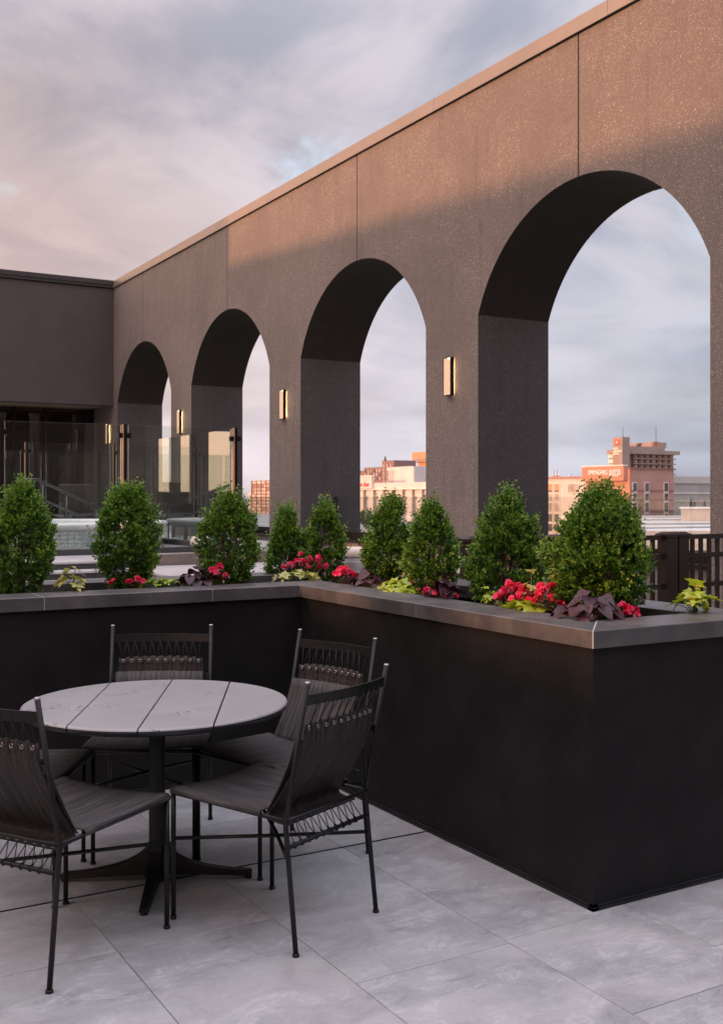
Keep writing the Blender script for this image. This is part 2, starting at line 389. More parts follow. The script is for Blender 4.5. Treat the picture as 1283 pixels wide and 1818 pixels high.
# ------------------------------------------------------------------ the setting: ground, floor, deck
ground = MB().add([(-1500,-1500,-22),(2500,-1500,-22),(2500,2500,-22),(-1500,2500,-22)], [(0,1,2,3)]).build('ground', mat('city_ground', (.13,.14,.10), .9, var=.5, scale=.02))
tag(ground, 'flat city ground far below the rooftop', None, None, 'structure')
slab = MB().box(-9, 9.6, -8, 34, -.5, -.012).build('terrace_floor', M['grout'])
tag(slab, 'rooftop terrace slab with large grey porcelain pavers', None, None, 'structure')
# pavers: .6 x 1.2 m, long side along Y, joints where the terrace has them
SLOT = 4.264
cols = [(-.65+.6*i, -.05+.6*i) for i in range(0, 12)]
xj = [-1.26, -.654, -.048, .558, 1.164, 1.762, 2.396, 3.010, 3.62, 4.23, 4.84, 5.45, 6.06, 6.67, 7.28]
starts = {0:3.06,1:3.69,2:3.06,3:3.69,4:3.685,5:3.05,6:3.08,7:2.66,8:3.05,9:2.44,10:3.05,11:2.44,12:3.05,13:2.44}
for i in range(len(xj)-1):
    x0, x1 = xj[i] + .0014, xj[i+1] - .0014
    ys = [SLOT]
    y = starts[i]
    ys.append(y)
    if i == 6: ys.append(2.44); y = 2.44
    while y > .2: y -= 1.2; ys.append(y)
    up = [SLOT + .012, SLOT + (.62 if i % 2 else 1.2)]
    while up[-1] < 9.2: up.append(up[-1] + 1.2)
    segs = [(b, a) for a, b in zip(ys, ys[1:])] + list(zip(up, up[1:]))
    for a, b in segs:
        if x0 > 2.8 and x1 < 4.0 and a > 3.2 and b < 6.8: continue
        tm = MB().rbox(x0, x1, a + .0014, b - .0014, -.011, random.uniform(-.0004, .0004), .0012)
        tm.build('paver', M['paver'], slab)
sd_ = MB()
sd_.box(-1.3, 2.842, SLOT + .0005, SLOT + .0035, -.010, .002).box(-1.3, 2.842, SLOT + .0085, SLOT + .0112, -.010, .001)
o = sd_.build('drain_channel', M['skirt'])
tag(o, 'thin dark linear drain channel running across the pavers', 'drain channel')

# raised pool deck and its steps
deck = MB().box(-6, 4.02, 12.30, 27, 0, .83).box(4.02, 7.88, 12.72, 27, 0, .83).build('pool_deck', M['riser']); tag(deck, 'raised pool deck behind the planters', None, None, 'structure')
for i in range(9):
    for j in range(10):
        x0 = -6 + i * 1.2; y0 = 12.28 + j * 1.47
        x1 = min(x0 + 1.195, 4.04); 
        if x1 - x0 < .2: continue
        MB().box(x0, x1, y0, y0 + 1.465, .8305, .85).build('deck_paver', M['deck'], deck)
for i in range(4):
    for j in range(10):
        x0 = 4.045 + i * .96; y0 = 12.72 + j * 1.43
        MB().box(x0, x0 + .955, y0, y0 + 1.425, .8305, .85).build('deck_paver', M['deck'], deck)
steps = MB().box(-6, 4.0, 12.29, 12.295, 0, .1).build('deck_steps', M['riser']); tag(steps, 'shallow dark stone steps with pale treads up to the pool deck', None, None, 'structure')
for k in range(1, 9):
    z = .85 - .085 * k; y1 = 12.30 - .35 * (k - 1); y0 = y1 - .35
    MB().box(-5.9, 4.0, y0 + .02, y1 - .001, 0, z - .022).build('riser', M['riser'], steps)
    for q in range(8):
        MB().box(-5.9 + q * 1.2375, -5.9 + q * 1.2375 + 1.234, y0, y1 - .003, z - .021, z).build('tread', M['deck'], steps)
plat = MB().box(4.04, 7.47, 9.9, 12.68, 0, .73).build('side_landing', M['riser']); tag(plat, 'pale stone landing beside the steps catching warm light', None, None, 'structure')
for i in range(3):
    for j in range(3):
        MB().box(4.03 + i*1.14, 4.03+i*1.14+1.135, 9.88 + j*.93, 9.88 + j*.93 + .925, .7305, .75).build('landing_paver', M['deck'], plat)
kerb = MB().box(4.06, 7.45, 12.685, 12.90, .751, .885).build('low_kerb', mat('brown_stone_kerb', (.20,.16,.14), .6, var=.15)); tag(kerb, 'low brown stone kerb along the edge of the pool deck', 'kerb')

# ------------------------------------------------------------------ arch wall
AX = 7.5; TH = 1.06; HW = 1.727; SPR = 3.728; CROWN = 4.902; TOP = 6.365
ARC = [3.86, 8.41, 12.96, 17.52, 22.07]
RR = (HW*HW + (CROWN-SPR)**2) / (2*(CROWN-SPR)); ZC = CROWN - RR
def arc(c, a, b, n=22):           # from y=a to y=b on the arch centred at c
    ta = math.asin((a-c)/RR); tb = math.asin((b-c)/RR)
    return [(c + RR*math.sin(ta+(tb-ta)*i/n), ZC + RR*math.cos(ta+(tb-ta)*i/n)) for i in range(n+1)]
wall = empty('arched_wall', (AX, 12, 0)); tag(wall, 'long brown speckled wall pierced by a row of tall round-headed arches', 'arched wall')
def wall_child(mb, name, mats):
    o = mb.build(name, mats, wall); o.location = (-AX, -12, 0); return o
seq = [-.69] + ARC
def panel(c0, c1):
    J = .010
    mb = MB()
    left = [(c0+HW, 0.0)]; poly = []
    a0 = arc(c0, c0 + J, c0 + HW)              # crown -> right spring
    if c1 is not None:
        a1 = arc(c1, c1 - HW, c1 - J)
        poly = [(c0+HW, 0), (c1-HW, 0)] + a1 + [(c1-J, TOP), (c0+J, TOP)] + a0[:-1] + [a0[-1]]
        nb = len(a1)
    else:
        poly = [(c0+HW, 0), (26.8, 0), (26.8, TOP), (c0+J, TOP)] + a0
    n = len(poly)
    x0, x1 = AX, AX + TH
    vs = [(x0, a, b) for a, b in poly] + [(x1, a, b) for a, b in poly]
    mb.add(vs, [tuple(reversed(range(n))), tuple(range(n, 2*n))], 0)
    o = len(mb.v) - 2*n
    for i in range(n):
        j = (i+1) % n; p, q = poly[i], poly[j]
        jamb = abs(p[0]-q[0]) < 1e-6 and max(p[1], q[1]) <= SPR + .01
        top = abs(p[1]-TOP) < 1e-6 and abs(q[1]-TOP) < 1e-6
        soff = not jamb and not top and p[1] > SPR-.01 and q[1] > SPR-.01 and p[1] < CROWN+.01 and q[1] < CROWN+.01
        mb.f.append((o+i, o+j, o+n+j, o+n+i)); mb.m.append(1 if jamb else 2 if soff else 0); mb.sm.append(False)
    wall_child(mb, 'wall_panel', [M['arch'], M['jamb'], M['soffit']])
for i in range(len(seq)):
    panel(seq[i], seq[i+1] if i+1 < len(seq) else None)
for c in seq[1:]:
    wall_child(MB().box(AX+.03, AX+TH-.02, c-.02, c+.02, CROWN+.004, TOP-.004), 'joint_seal', M['shadowgap'])
wall_child(MB().box(AX+.02, AX+TH-.02, -1, 26.8, TOP, TOP+.022), 'cap_gap', M['shadowgap'])
for k in range(9):                       # metal cap in lengths
    a = -1.2 + k*3.05
    wall_child(MB().prism([(AX-.035, TOP+.012), (AX-.02, TOP+.022), (AX+TH+.03, TOP+.022), (AX+TH+.03, TOP+.15), (AX-.035, TOP+.165)], a+.001, min(a+3.047, 26.6), 'y'), 'cap', M['cap'])
# low infill wall with a glass screen inside each arch
for c in ARC:
    sl = empty('arch_balustrade', (AX+.6, c, 0))
    nm = {3.86:'out of frame at the near end', 8.41:'in the largest, nearest arch', 12.96:'in the second arch from the right', 17.52:'in the third arch from the right', 22.07:'in the smallest, farthest arch'}[c]
    tag(sl, 'low wall and clear glass screen '+nm, 'balustrade', 'glass balustrades inside the arches')
    def ch(mb, n, m): o = mb.build(n, m, sl); o.location = (-AX-.6, -c, 0)
    ch(MB().box(AX+.38, AX+.84, c-HW+.002, c+HW-.002, 0, .92), 'sill_wall', M['arch'])
    ch(MB().box(AX+.34, AX+.88, c-HW+.002, c+HW-.002, .921, .955), 'base_rail', M['metal'])
    ch(MB().box(AX+.56, AX+.64, c-HW+.002, c+HW-.002, .956, 1.07), 'shoe_rail', M['metal'])
    for s_ in (0, 1):
        a = c-HW+.02 + s_*(HW-.02); ch(MB().box(AX+.594, AX+.606, a, a+HW-.03, 1.071, 1.60), 'glass_pane', M['glass'])
    for yy in (c-HW+.03, c+HW-.05): ch(MB().box(AX+.58, AX+.62, yy, yy+.03, 1.071, 1.60), 'edge_post', M['metal'])

# wall lights
def sconce(y, lab):
    r = empty('wall_light', (AX, y, 2.83)); tag(r, lab, 'wall light', 'slim warm wall lights on the arch piers')
    MB().box(-.012, -.0005, -.036, .036, 0, .452).build('backplate', M['metal'], r)
    MB().box(-.062, -.012, -.078, -.070, -.004, .456).box(-.062, -.012, .070, .078, -.004, .456).box(-.062,-.012,-.0695,.0695,-.004,.004).box(-.062,-.012,-.0695,.0695,.448,.456).build('frame', M['metal'], r)
    MB().box(-.058, -.030, -.0690, .0690, .0045, .4475).build('diffuser', M['lampglow'], r)
    MB().box(-.064, -.0585, -.060, -.020, .436, .4470).build('lamp_tip', M['lamptip'], r)
    MB().box(-.0119, -.0010, -.0400, -.0362, .02, .43).build('side_glow', M['lampbulb'], r)
sconce(10.685, 'slim lit wall light on the pier left of the largest arch')
sconce(15.24, 'slim lit wall light on the pier between the second and third arches')
sconce(19.80, 'slim lit wall light on the narrow pier left of the third arch')
sconce(24.45, 'slim lit wall light at the far end by the storefront corner')

# ------------------------------------------------------------------ pavilion closing the far end
PX0 = 4.25; pv = empty('pool_pavilion', (5, 26, 0)); tag(pv, 'dark plum flat-roofed building with a recessed glass storefront', 'building')
def pc(mb, n, m): o = mb.build(n, m, pv); o.location = (-5, -26, 0); return o
pc(MB().box(PX0, AX-.003, 24.08, 24.45, 3.69, 6.36), 'upper_wall', M['pavilion'])
pc(MB().box(PX0-.02, AX-.036, 24.03, 33, 6.375, 6.43), 'roof_cap', M['capdark'])
pc(MB().box(PX0-.02, AX-.036, 24.00, 24.10, 6.44, 6.54), 'cap_fascia', M['capdark'])
pc(MB().box(PX0, AX-.003, 24.451, 33, 3.72, 3.95), 'loggia_ceiling', M['interior'])
pc(MB().box(PX0, PX0+.25, 24.451, 33, .85, 3.715), 'side_wall', M['pavilion'])
pc(MB().box(PX0+.25, AX-.003, 32.5, 32.7, .85, 3.715), 'back_wall', M['interior'])
pc(MB().box(AX, AX+.3, 26.81, 33, .85, 3.95), 'side_wall', M['interior'])
pc(MB().box(7.28, 7.49, 25.62, 25.78, .855, 3.70), 'jamb_frame', M['metal'])
for x in (6.35, 5.62, 4.75):
    pc(MB().box(x-.03, x+.03, 25.64, 25.76, .86, 3.70), 'mullion', M['postdark'])
pc(MB().box(4.78, 5.59, 25.66, 25.74, 3.0, 3.08), 'transom', M['postdark'])
for b, a in ((6.385, 7.27), (5.655, 6.315), (4.785, 5.585)):
    pc(MB().box(b, a, 25.694, 25.706, .87, 3.69), 'storefront_pane', M['storeglass'])
pc(MB().box(5.0, 6.3, 29, 29.6, .86, 2.0), 'reception_desk', M['wicker'])

# ------------------------------------------------------------------ planter
PXa, PXb, PYa = 2.862, 3.91, 3.125     # right arm faces
LYa, LYb = 5.60, 6.64                  # left arm front / back
ptop = 1.015
pl = empty('black_planter', (2.862, 3.125, 0)); tag(pl, 'large L-shaped black stucco planter with dark slate coping', 'planter')
def pp(mb, n, m): o = mb.build(n, m, pl); o.location = (-2.862, -3.125, 0); return o
wt = .2
pp(MB().prism([(PXa, PYa), (PXb, PYa), (PXb, LYb), (-7, LYb), (-7, LYa), (PXa, LYa)], .02, .90, 'z'), 'planter_wall', M['planter'])
rim = MB()
for q in ((PXa, PXa+wt, PYa, LYa+wt), (PXa+wt, PXb, PYa, PYa+wt), (PXb-wt, PXb, PYa+wt, LYb), (-7, PXb-wt, LYb-wt, LYb), (-7, PXa, LYa, LYa+wt)):
    rim.box(q[0], q[1], q[2], q[3], .90, ptop)
pp(rim, 'planter_rim', M['planter'])
sk = MB()
for r_, z_ in ((.010, .012), (.004, .024)):
    sk.box(PXa-r_, PXa+.02, PYa-r_, LYa-r_, z_-.012, z_).box(PXa-r_, PXb+.02, PYa-r_, PYa+.02, z_-.012, z_+.0004).box(-7, PXa-r_, LYa-r_, LYa+.02, z_-.012, z_+.0002)
pp(sk, 'base_trim', M['skirt'])
CW, CZ0, CZ1 = .27, ptop + .001, 1.085; ov = .02
cx, cy = PXa - ov, PYa - ov; lx = LYa - ov
def slab_part(poly, nm='coping_slab'):
    mb = MB(); n = len(poly); b = .003
    cen = Vector((sum(p[0] for p in poly)/n, sum(p[1] for p in poly)/n))
    def ins(p, d):
        v = Vector(p) - cen; return (p[0] - math.copysign(d, v.x), p[1] - math.copysign(d, v.y))
    vs = [(p[0], p[1], CZ0) for p in poly] + [(p[0], p[1], CZ1 - b) for p in poly] + [(*ins(p, b), CZ1) for p in poly]
    fs = [tuple(reversed(range(n))), tuple(range(2*n, 3*n))]
    for k in range(2):
        for i in range(n): fs.append((k*n+i, k*n+(i+1)%n, (k+1)*n+(i+1)%n, (k+1)*n+i))
    mb.add(vs, fs); return pp(mb, nm, M['coping'])
g = .002
yjs = [4.345]
# front run of the right arm (faces the seating), mitred both ends
slab_part([(cx, cy+g*1.6), (cx+CW, cy+CW+g*1.6), (cx+CW, 4.345-g), (cx, 4.345-g)])
slab_part([(cx, 4.345+g), (cx+CW, 4.345+g), (cx+CW, lx+CW-g), (cx, lx-g)])
# near end
ex = PXb + ov
slab_part([(cx+g*1.6, cy), (ex-g, cy), (ex-CW-g, cy+CW), (cx+CW+g*1.6, cy+CW)])
# back run
slab_part([(ex, cy+g), (ex, 4.9-g), (ex-CW, 4.9-g), (ex-CW, cy+CW+g)])
slab_part([(ex, 4.9+g), (ex, LYb+ov), (ex-CW, LYb+ov-CW), (ex-CW, 4.9+g)])
# left arm front run
js = [2.30, 1.375, .45, -.475, -1.4, -2.33, -3.25]
slab_part([(cx-g, lx), (cx+CW-g, lx+CW), (2.30+g, lx+CW), (2.30+g, lx)])
for a, b in zip(js, js[1:]): slab_part([(a-g, lx), (a-g, lx+CW), (b+g, lx+CW), (b+g, lx)])
for a, b in zip([3.66, 2.3, 1.0, -.3, -1.6, -2.9], [2.3, 1.0, -.3, -1.6, -2.9, -4.2]):
    slab_part([(a-g, LYb+ov-CW), (a-g, LYb+ov), (b+g, LYb+ov), (b+g, LYb+ov-CW)])
h = .0016
def jline(ax, ay, bx, by, wd=.0017):
    jf = MB()
    d = Vector((bx-ax, by-ay)).normalized(); nn = Vector((-d.y, d.x)) * wd
    jf.prism([(ax+nn.x, ay+nn.y), (bx+nn.x, by+nn.y), (bx-nn.x, by-nn.y), (ax-nn.x, ay-nn.y)], CZ0+.001, CZ1-.0012, 'z'); pp(jf, 'joint_filler', M['mitre'])
jline(cx+.0005, cy+.0005, cx+CW, cy+CW, .0024); jline(cx+.001, lx+.001, cx+CW, lx+CW); jline(cx+.0012, 4.345, cx+CW, 4.345)
for a in js: jline(a, lx+.0012, a, lx+CW)
sm = MB()
nx, ny = 60, 26
def soil(x0, x1, y0, y1, nx, ny):
    vs = [(x0+(x1-x0)*i/nx, y0+(y1-y0)*j/ny, .985 + random.uniform(-.012, .014)) for j in range(ny+1) for i in range(nx+1)]
    sm.add(vs, [(j*(nx+1)+i, j*(nx+1)+i+1, (j+1)*(nx+1)+i+1, (j+1)*(nx+1)+i) for j in range(ny) for i in range(nx)])
soil(PXa+wt, PXb-wt, PYa+wt, LYb-wt, 22, 90); soil(-5, PXa+wt, LYa+wt, LYb-wt, 200, 20)
o = sm.build('soil', M['soil']); tag(o, 'dark soil filling the planter', 'soil', None, 'stuff')

# ------------------------------------------------------------------ boxwood shrubs
def boxwood(name_label, x, y, h, wid, dens, pk=.34, seed=0, lean=(0,0), top_sprigs=1.0, pw=.62, groupname='clipped boxwood shrubs in the planter'):
    rg = np.random.default_rng(seed)
    root = empty('boxwood_shrub', (x, y, .98)); tag(root, name_label, 'shrub', groupname)
    Rm = wid / 2 * .90; ex_ = math.log(.5) / math.log(pk)     # profile peaks at fraction pk of the height
    ph = rg.uniform(0, 6.28, 6); am = rg.uniform(.03, .11, 6)
    nbm = int(30 + h*wid*70); bt = rg.uniform(.05, .97, nbm); bth = rg.uniform(0, 2*np.pi, nbm); ba = rg.uniform(.4, 1.0, nbm)
    def bump(t, th):
        d = (th[:, None] - bth[None] + np.pi) % (2*np.pi) - np.pi
        return (ba * np.exp(-(d/.36)**2 - ((t[:, None]-bt)/.062)**2)).max(1)
    def rad(t, th):
        base = np.sin(np.pi * np.clip(t, .02, 1) ** ex_) ** pw
        base = np.where(t < pk, base * (.80 + .20 * t / pk), base)
        l = 1 + am[0]*np.sin(2*th+ph[0]) + am[1]*np.sin(3*th+ph[1]+5*t) + am[2]*np.sin(5*th+ph[2]-9*t) + am[3]*.8*np.sin(17*t+ph[3]+th) + am[4]*.8*np.sin(7*th + 13*t + ph[4])
        return Rm * base * l
    N0 = int(dens * 4.6)
    t = rg.uniform(.03, 1.0, N0) ** .92; th = rg.uniform(0, 2*np.pi, N0); bp_ = bump(t, th)
    keep = rg.uniform(0, 1, N0) < (.085 + .82*bp_); t = t[keep]; th = th[keep]; bp_ = bp_[keep]; N = len(t)
    f = 1 - np.abs(rg.normal(0, .24, N)); f = np.clip(f, .12, 1.08) + (rg.uniform(0, 1, N) < .04) * rg.uniform(0, .14, N)
    r = rad(t, th) * (f * (.80 + .27*bp_))
    P = np.stack([r*np.cos(th) + lean[0]*t, r*np.sin(th) + lean[1]*t, t*h*.90 + .03], 1)
    out = np.stack([np.cos(th), np.sin(th), .55 + 1.3*(t-.3)], 1) + rg.normal(0, .42, (N, 3))
    out[:, 2] += np.where(f < .6, .6, 0)
    out /= np.linalg.norm(out, axis=1)[:, None]
    lead = rg.uniform(0, 1, N) < np.where(t > .80, .30, .09)
    L = rg.uniform(.030, .058, N) * (1 + 1.0 * lead * top_sprigs)
    out[lead, 2] += .9; out[lead] /= np.linalg.norm(out[lead], axis=1)[:, None]
    V = []; Fc = []; Mi = []
    verts = np.zeros((0, 3)); 
    k_pairs = 5
    allv = []; allm = []
    for kk in range(k_pairs + 1):
        s_ = (kk + .4) / (k_pairs + .4)
        bp = P + out * (L * s_)[:, None]
        rv = rg.normal(0, 1, (N, 3)); side = np.cross(out, rv); side /= np.linalg.norm(side, axis=1)[:, None]
        up = np.cross(side, out)
        for sg in (1, -1):
            if kk == k_pairs: d = out * .9 + side * .35 * sg
            else: d = out * .62 + side * .8 * sg
            d = d + rg.normal(0, .16, (N, 3)); d /= np.linalg.norm(d, axis=1)[:, None]
            ll = rg.uniform(.0135, .0215, N) * (.82 if kk == k_pairs else 1)
            wd = ll * rg.uniform(.26, .35, N)
            nrm = np.cross(d, up); nrm /= np.linalg.norm(nrm, axis=1)[:, None]
            upn = np.cross(nrm, d)
            a = bp; tip = bp + d * ll[:, None] - upn * (ll * .12)[:, None]
            mid = bp + d * (ll * .5)[:, None]
            l_ = mid + nrm * wd[:, None] + upn * (wd * .35)[:, None]; r_ = mid - nrm * wd[:, None] + upn * (wd * .35)[:, None]
            allv.append(np.stack([a, l_, tip, r_], 1).reshape(-1, 3))
            u = rg.uniform(0, 1, N)
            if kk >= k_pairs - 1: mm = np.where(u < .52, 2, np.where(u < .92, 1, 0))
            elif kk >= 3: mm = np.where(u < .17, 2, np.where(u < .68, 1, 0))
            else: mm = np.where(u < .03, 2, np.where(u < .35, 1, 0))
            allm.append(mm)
    v = np.concatenate(allv); mi = np.concatenate(allm); nl = len(mi)
    idx = np.arange(nl) * 4
    tris = np.stack([idx, idx+1, idx+2, idx, idx+2, idx+3], 1).reshape(-1, 3)
    me = bpy.data.meshes.new('foliage'); me.vertices.add(len(v)); me.vertices.foreach_set('co', v.astype(np.float32).ravel())
    me.loops.add(len(tris)*3); me.loops.foreach_set('vertex_index', tris.astype(np.int32).ravel())
    me.polygons.add(len(tris)); me.polygons.foreach_set('loop_start', np.arange(len(tris), dtype=np.int32)*3)
    me.polygons.foreach_set('loop_total', np.full(len(tris), 3, dtype=np.int32))
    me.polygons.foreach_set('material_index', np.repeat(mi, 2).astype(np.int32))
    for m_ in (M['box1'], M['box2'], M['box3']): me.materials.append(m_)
    me.update(calc_edges=True); me.validate()
    tag(obj('foliage', me, root), kind='stuff')
    tr = MB(); 
    rr = random.Random(seed)
    for k in range(4):
        a = rr.uniform(0, 6.28); p0 = Vector((rr.uniform(-.012,.012), rr.uniform(-.012,.012), -.02))
        tr.tube([p0, p0+Vector((math.cos(a)*.02, math.sin(a)*.02, h*.2)), p0+Vector((math.cos(a)*wid*.14+lean[0]*.4, math.sin(a)*wid*.14+lean[1]*.4, h*.5)), p0+Vector((math.cos(a)*wid*.16+lean[0]*.7, math.sin(a)*wid*.16+lean[1]*.7, h*.75))], [.011, .009, .006, .003], 6)
    for k in range(20):
        a = rr.uniform(0, 6.28); z = rr.uniform(.12, .85)*h; q = wid*rr.uniform(.22,.40)*(1 - .5*z/h)
        tr.tube([(lean[0]*z/h, lean[1]*z/h, z*.75), (math.cos(a)*q*.5+lean[0]*z/h, math.sin(a)*q*.5+lean[1]*z/h, z*.92), (math.cos(a)*q+lean[0]*z/h, math.sin(a)*q+lean[1]*z/h, z+.03)], [.0035, .0026, .0016], 4, cap=False)
    tr.build('trunk', M['bark'], root)
    return root
SH = [ # label, x, y, height, width, sprigs, peak
 ('wide boxwood cut by the left edge of the photo, glass post behind it', 1.375, 6.10, .765, .375, 1500, .45),
 ('blunt broad boxwood in front of the steps, second from the left', 1.985, 6.12, .735, .415, 1650, .50),
 ('loose open boxwood in front of the end glass post', 2.61, 6.10, .70, .385, 1150, .46),
 ('small narrow boxwood with a single pointed top, red flowers at its foot', 3.20, 6.50, .575, .29, 800, .30),
 ('pointed boxwood behind the inner corner of the planter', 3.39, 6.30, .625, .295, 900, .38),
 ('loose tall boxwood standing before the white hotel front', 3.40, 5.51, .665, .315, 950, .42),
 ('rounded cone boxwood left of the pier with the nearest wall light', 3.39, 5.04, .625, .335, 1050, .40),
 ('pale green cone-shaped boxwood under the largest arch jamb', 3.39, 4.36, .70, .385, 1350, .33),
 ('largest and darkest boxwood, nearest the planter corner', 3.39, 3.66, .725, .450, 2500, .40),
]
for i, s_ in enumerate(SH):
    boxwood(s_[0], s_[1], s_[2], s_[3]*(.91 if i < 8 else .885), s_[4]*(1.0 if i < 8 else 1.06), s_[5], s_[6], seed=31+i, pw=.62 if i < 3 else .56 if i == 8 else .72, lean=(random.uniform(-.02,.02), random.uniform(-.02,.02)))

# ------------------------------------------------------------------ bedding plants
def leaf_mesh(name, kind, m):
    if kind == 'heart': out = [(0,0),(.22,-.10),(.42,-.02),(.47,.20),(.38,.50),(.20,.80),(0,1.08)]
    elif kind == 'star': out = [(0,0),(.20,-.10),(.34,.02),(.62,.10),(.36,.28),(.50,.58),(.22,.55),(.10,.85),(0,1.1)]
    else: out = [(0,0),(.14,.12),(.20,.38),(.17,.65),(.08,.88),(0,1.0)]
    vs = []; fs = []
    n = len(out)
    for (x, y) in out: vs.append((0, y if x == 0 or True else y, -.10*y*y))
    for sg in (1, -1):
        for (x, y) in out: vs.append((sg*x, y, .16*abs(x) - .13*y*y - .10*abs(x)*y))
    # midrib points are the first n
    for k, sg in ((1, 1), (2, -1)):
        for i in range(n-1):
            q = (i, i+1, k*n+i+1, k*n+i); fs.append(q if sg < 0 else q[::-1])
    me = bpy.data.meshes.new(name); me.from_pydata(vs, [], fs); me.materials.append(m)
    bm = bmesh.new(); bm.from_mesh(me); bmesh.ops.remove_doubles(bm, verts=bm.verts, dist=1e-5); bmesh.ops.recalc_face_normals(bm, faces=bm.faces); bm.to_mesh(me); bm.free()
    for p in me.polygons: p.use_smooth = True
    return me
LM = {('heart','purple'): leaf_mesh('leaf','heart',M['purple']), ('star','lime'): leaf_mesh('leaf','star',M['lime']), ('star','creamleaf'): leaf_mesh('leaf','star',M['creamleaf']),
      ('heart','lime'): leaf_mesh('leaf','heart',M['lime'])}
def vine(label, x, y, z0, kind, colr, n, spread, hgt, size, seed, name='potato_vine', grp='potato vines bedded in the planter'):
    rr = random.Random(seed); root = empty(name, (x, y, z0)); tag(root, label, 'plant', grp)
    st = MB(); me = LM[(kind, colr)]
    for i in range(n):
        a = i * 2.399 + rr.uniform(-.4, .4); q = spread[0] * math.sqrt((i + .6) / n); 
        p = Vector((math.cos(a)*q, math.sin(a)*q*spread[1]/spread[0], hgt * (1 - .75*(i/n)) * rr.uniform(.75, 1.1) + .012))
        st.tube([(0,0,-.01), (p.x*.4, p.y*.4, p.z*.7), p], [.0028, .0022, .0014], 5, cap=False)
        o = obj('leaf', me, root); sz = size * rr.uniform(.7, 1.15)
        o.scale = (sz, sz, sz); tilt = rr.uniform(-.75, .2) - .3*(i/n)
        o.rotation_euler = (tilt, rr.uniform(-.45, .45), a - math.pi/2 + rr.uniform(-.5, .5))
        o.location = p - (Matrix.Rotation(a - math.pi/2, 3, 'Z') @ Vector((0, sz*.25, 0)))
    st.build('stem', M['bark' if colr == 'purple' else 'sage'], root)
    return root
def bloom_mesh(seed):
    rr = random.Random(seed); mb = MB()
    for k in range(11):
        a = rr.uniform(0, 6.28); el = rr.uniform(-.2, 1.45); s_ = rr.uniform(.010, .0165)
        d = Vector((math.cos(a)*math.cos(el), math.sin(a)*math.cos(el), math.sin(el))); c = d * rr.uniform(.004, .011)
        q = (d + Vector((rr.uniform(-.6,.6), rr.uniform(-.6,.6), rr.uniform(-.3,.5)))).to_track_quat('Z', 'Y').to_matrix()
        ring = [c + q @ Vector((math.cos(j*math.pi/4)*s_*(1 if j % 2 else .86), math.sin(j*math.pi/4)*s_*.85, s_*.30*(1 if j%4 else .5))) for j in range(8)]
        mb.add([c] + ring, [(0, j+1, (j+1) % 8 + 1) for j in range(8)], 0, True)
    me = bpy.data.meshes.new('bloom'); me.from_pydata(mb.v, [], mb.f); me.materials.append(M['red'])
    for p in me.polygons: p.use_smooth = True
    return me
BL = [bloom_mesh(i) for i in range(4)]
small_leaf = leaf_mesh('small_leaf', 'oval', M['begleaf'])
def begonia(label, x, y, z0, n, sx, sy, hgt, seed, size=1.0, grp='red begonias bedded in the planter'):
    rr = random.Random(seed); root = empty('red_begonia', (x, y, z0)); tag(root, label, 'flower', grp)
    lf = MB(); st = MB()
    for i in range(n):
        a = i*2.399; q = math.sqrt((i+.4)/n)
        p = Vector((math.cos(a)*q*sx, math.sin(a)*q*sy, hgt*(1-.45*q*q)*rr.uniform(.7, 1.08)))
        st.tube([(p.x*.2, p.y*.2, -.01), (p.x*.7, p.y*.7, p.z*.6), p], [.002, .0016, .0012], 4, cap=False)
        o = obj('bloom', BL[rr.randrange(4)], root); o.location = p; s_ = size*rr.uniform(.85, 1.35); o.scale = (s_, s_, s_); o.rotation_euler = (rr.uniform(-.5,.5), rr.uniform(-.5,.5), rr.uniform(0,6.28))
    for i in range(n*7):
        a = rr.uniform(0, 6.28); q = math.sqrt(rr.uniform(0,1)); c = Vector((math.cos(a)*q*sx*1.15, math.sin(a)*q*sy*1.15, rr.uniform(.0, hgt*.75)))
        mt = Matrix.Translation(c) @ Matrix.Rotation(rr.uniform(0,6.28), 4, 'Z') @ Matrix.Rotation(rr.uniform(-.8,.4), 4, 'X') @ Matrix.Scale(rr.uniform(.022,.036), 4)
        lf.add([mt @ v.co for v in small_leaf.vertices], [tuple(p.vertices) for p in small_leaf.polygons], 0, True)
    tag(lf.build('foliage', M['begleaf'], root), kind='stuff'); st.build('stem', M['bark'], root)
LZ = .985
vine('pale yellow vine with drooping leaves at the foot of the leftmost shrub', 1.600, 5.885, LZ+0.080, 'star', 'creamleaf', 12, (.10, .06), .13, .075, 1)
begonia('single small red flower left of the red clump before the steps', 1.820, 5.875, LZ+0.080, 2, .015, .015, .07, 2, .8)
begonia('low red flower clump beside the lime vine before the steps', 1.955, 5.875, LZ+0.080, 6, .05, .04, .085, 3, .9)
vine('flat lime green vine left of the purple vine on the left arm', 2.100, 5.875, LZ+0.090, 'star', 'lime', 18, (.13, .05), .055, .055, 4)
vine('dark purple vine between the second and third shrubs', 2.330, 5.895, LZ+0.080, 'heart', 'purple', 20, (.12, .07), .10, .075, 5)
begonia('red flower clump right of the purple vine on the left arm', 2.455, 5.875, LZ+0.080, 9, .06, .05, .13, 6)
vine('flat pale lime vine at the inner corner of the planter', 3.020, 5.955, LZ+0.090, 'star', 'creamleaf', 20, (.17, .06), .06, .065, 7)
begonia('large red flower clump over the inner corner of the planter', 3.160, 6.105, LZ+0.100, 20, .17, .08, .14, 8)
begonia('red flower clump right of the inner corner, against the purple vine', 3.165, 5.620, LZ+0.070, 13, .07, .07, .135, 9)
vine('dark purple vine in front of the tall loose boxwood', 3.185, 5.370, LZ+0.060, 'heart', 'purple', 18, (.10, .13), .12, .075, 10)
vine('bright lime vine between the two middle boxwoods', 3.135, 4.980, LZ+0.070, 'star', 'lime', 18, (.07, .15), .075, .085, 11)
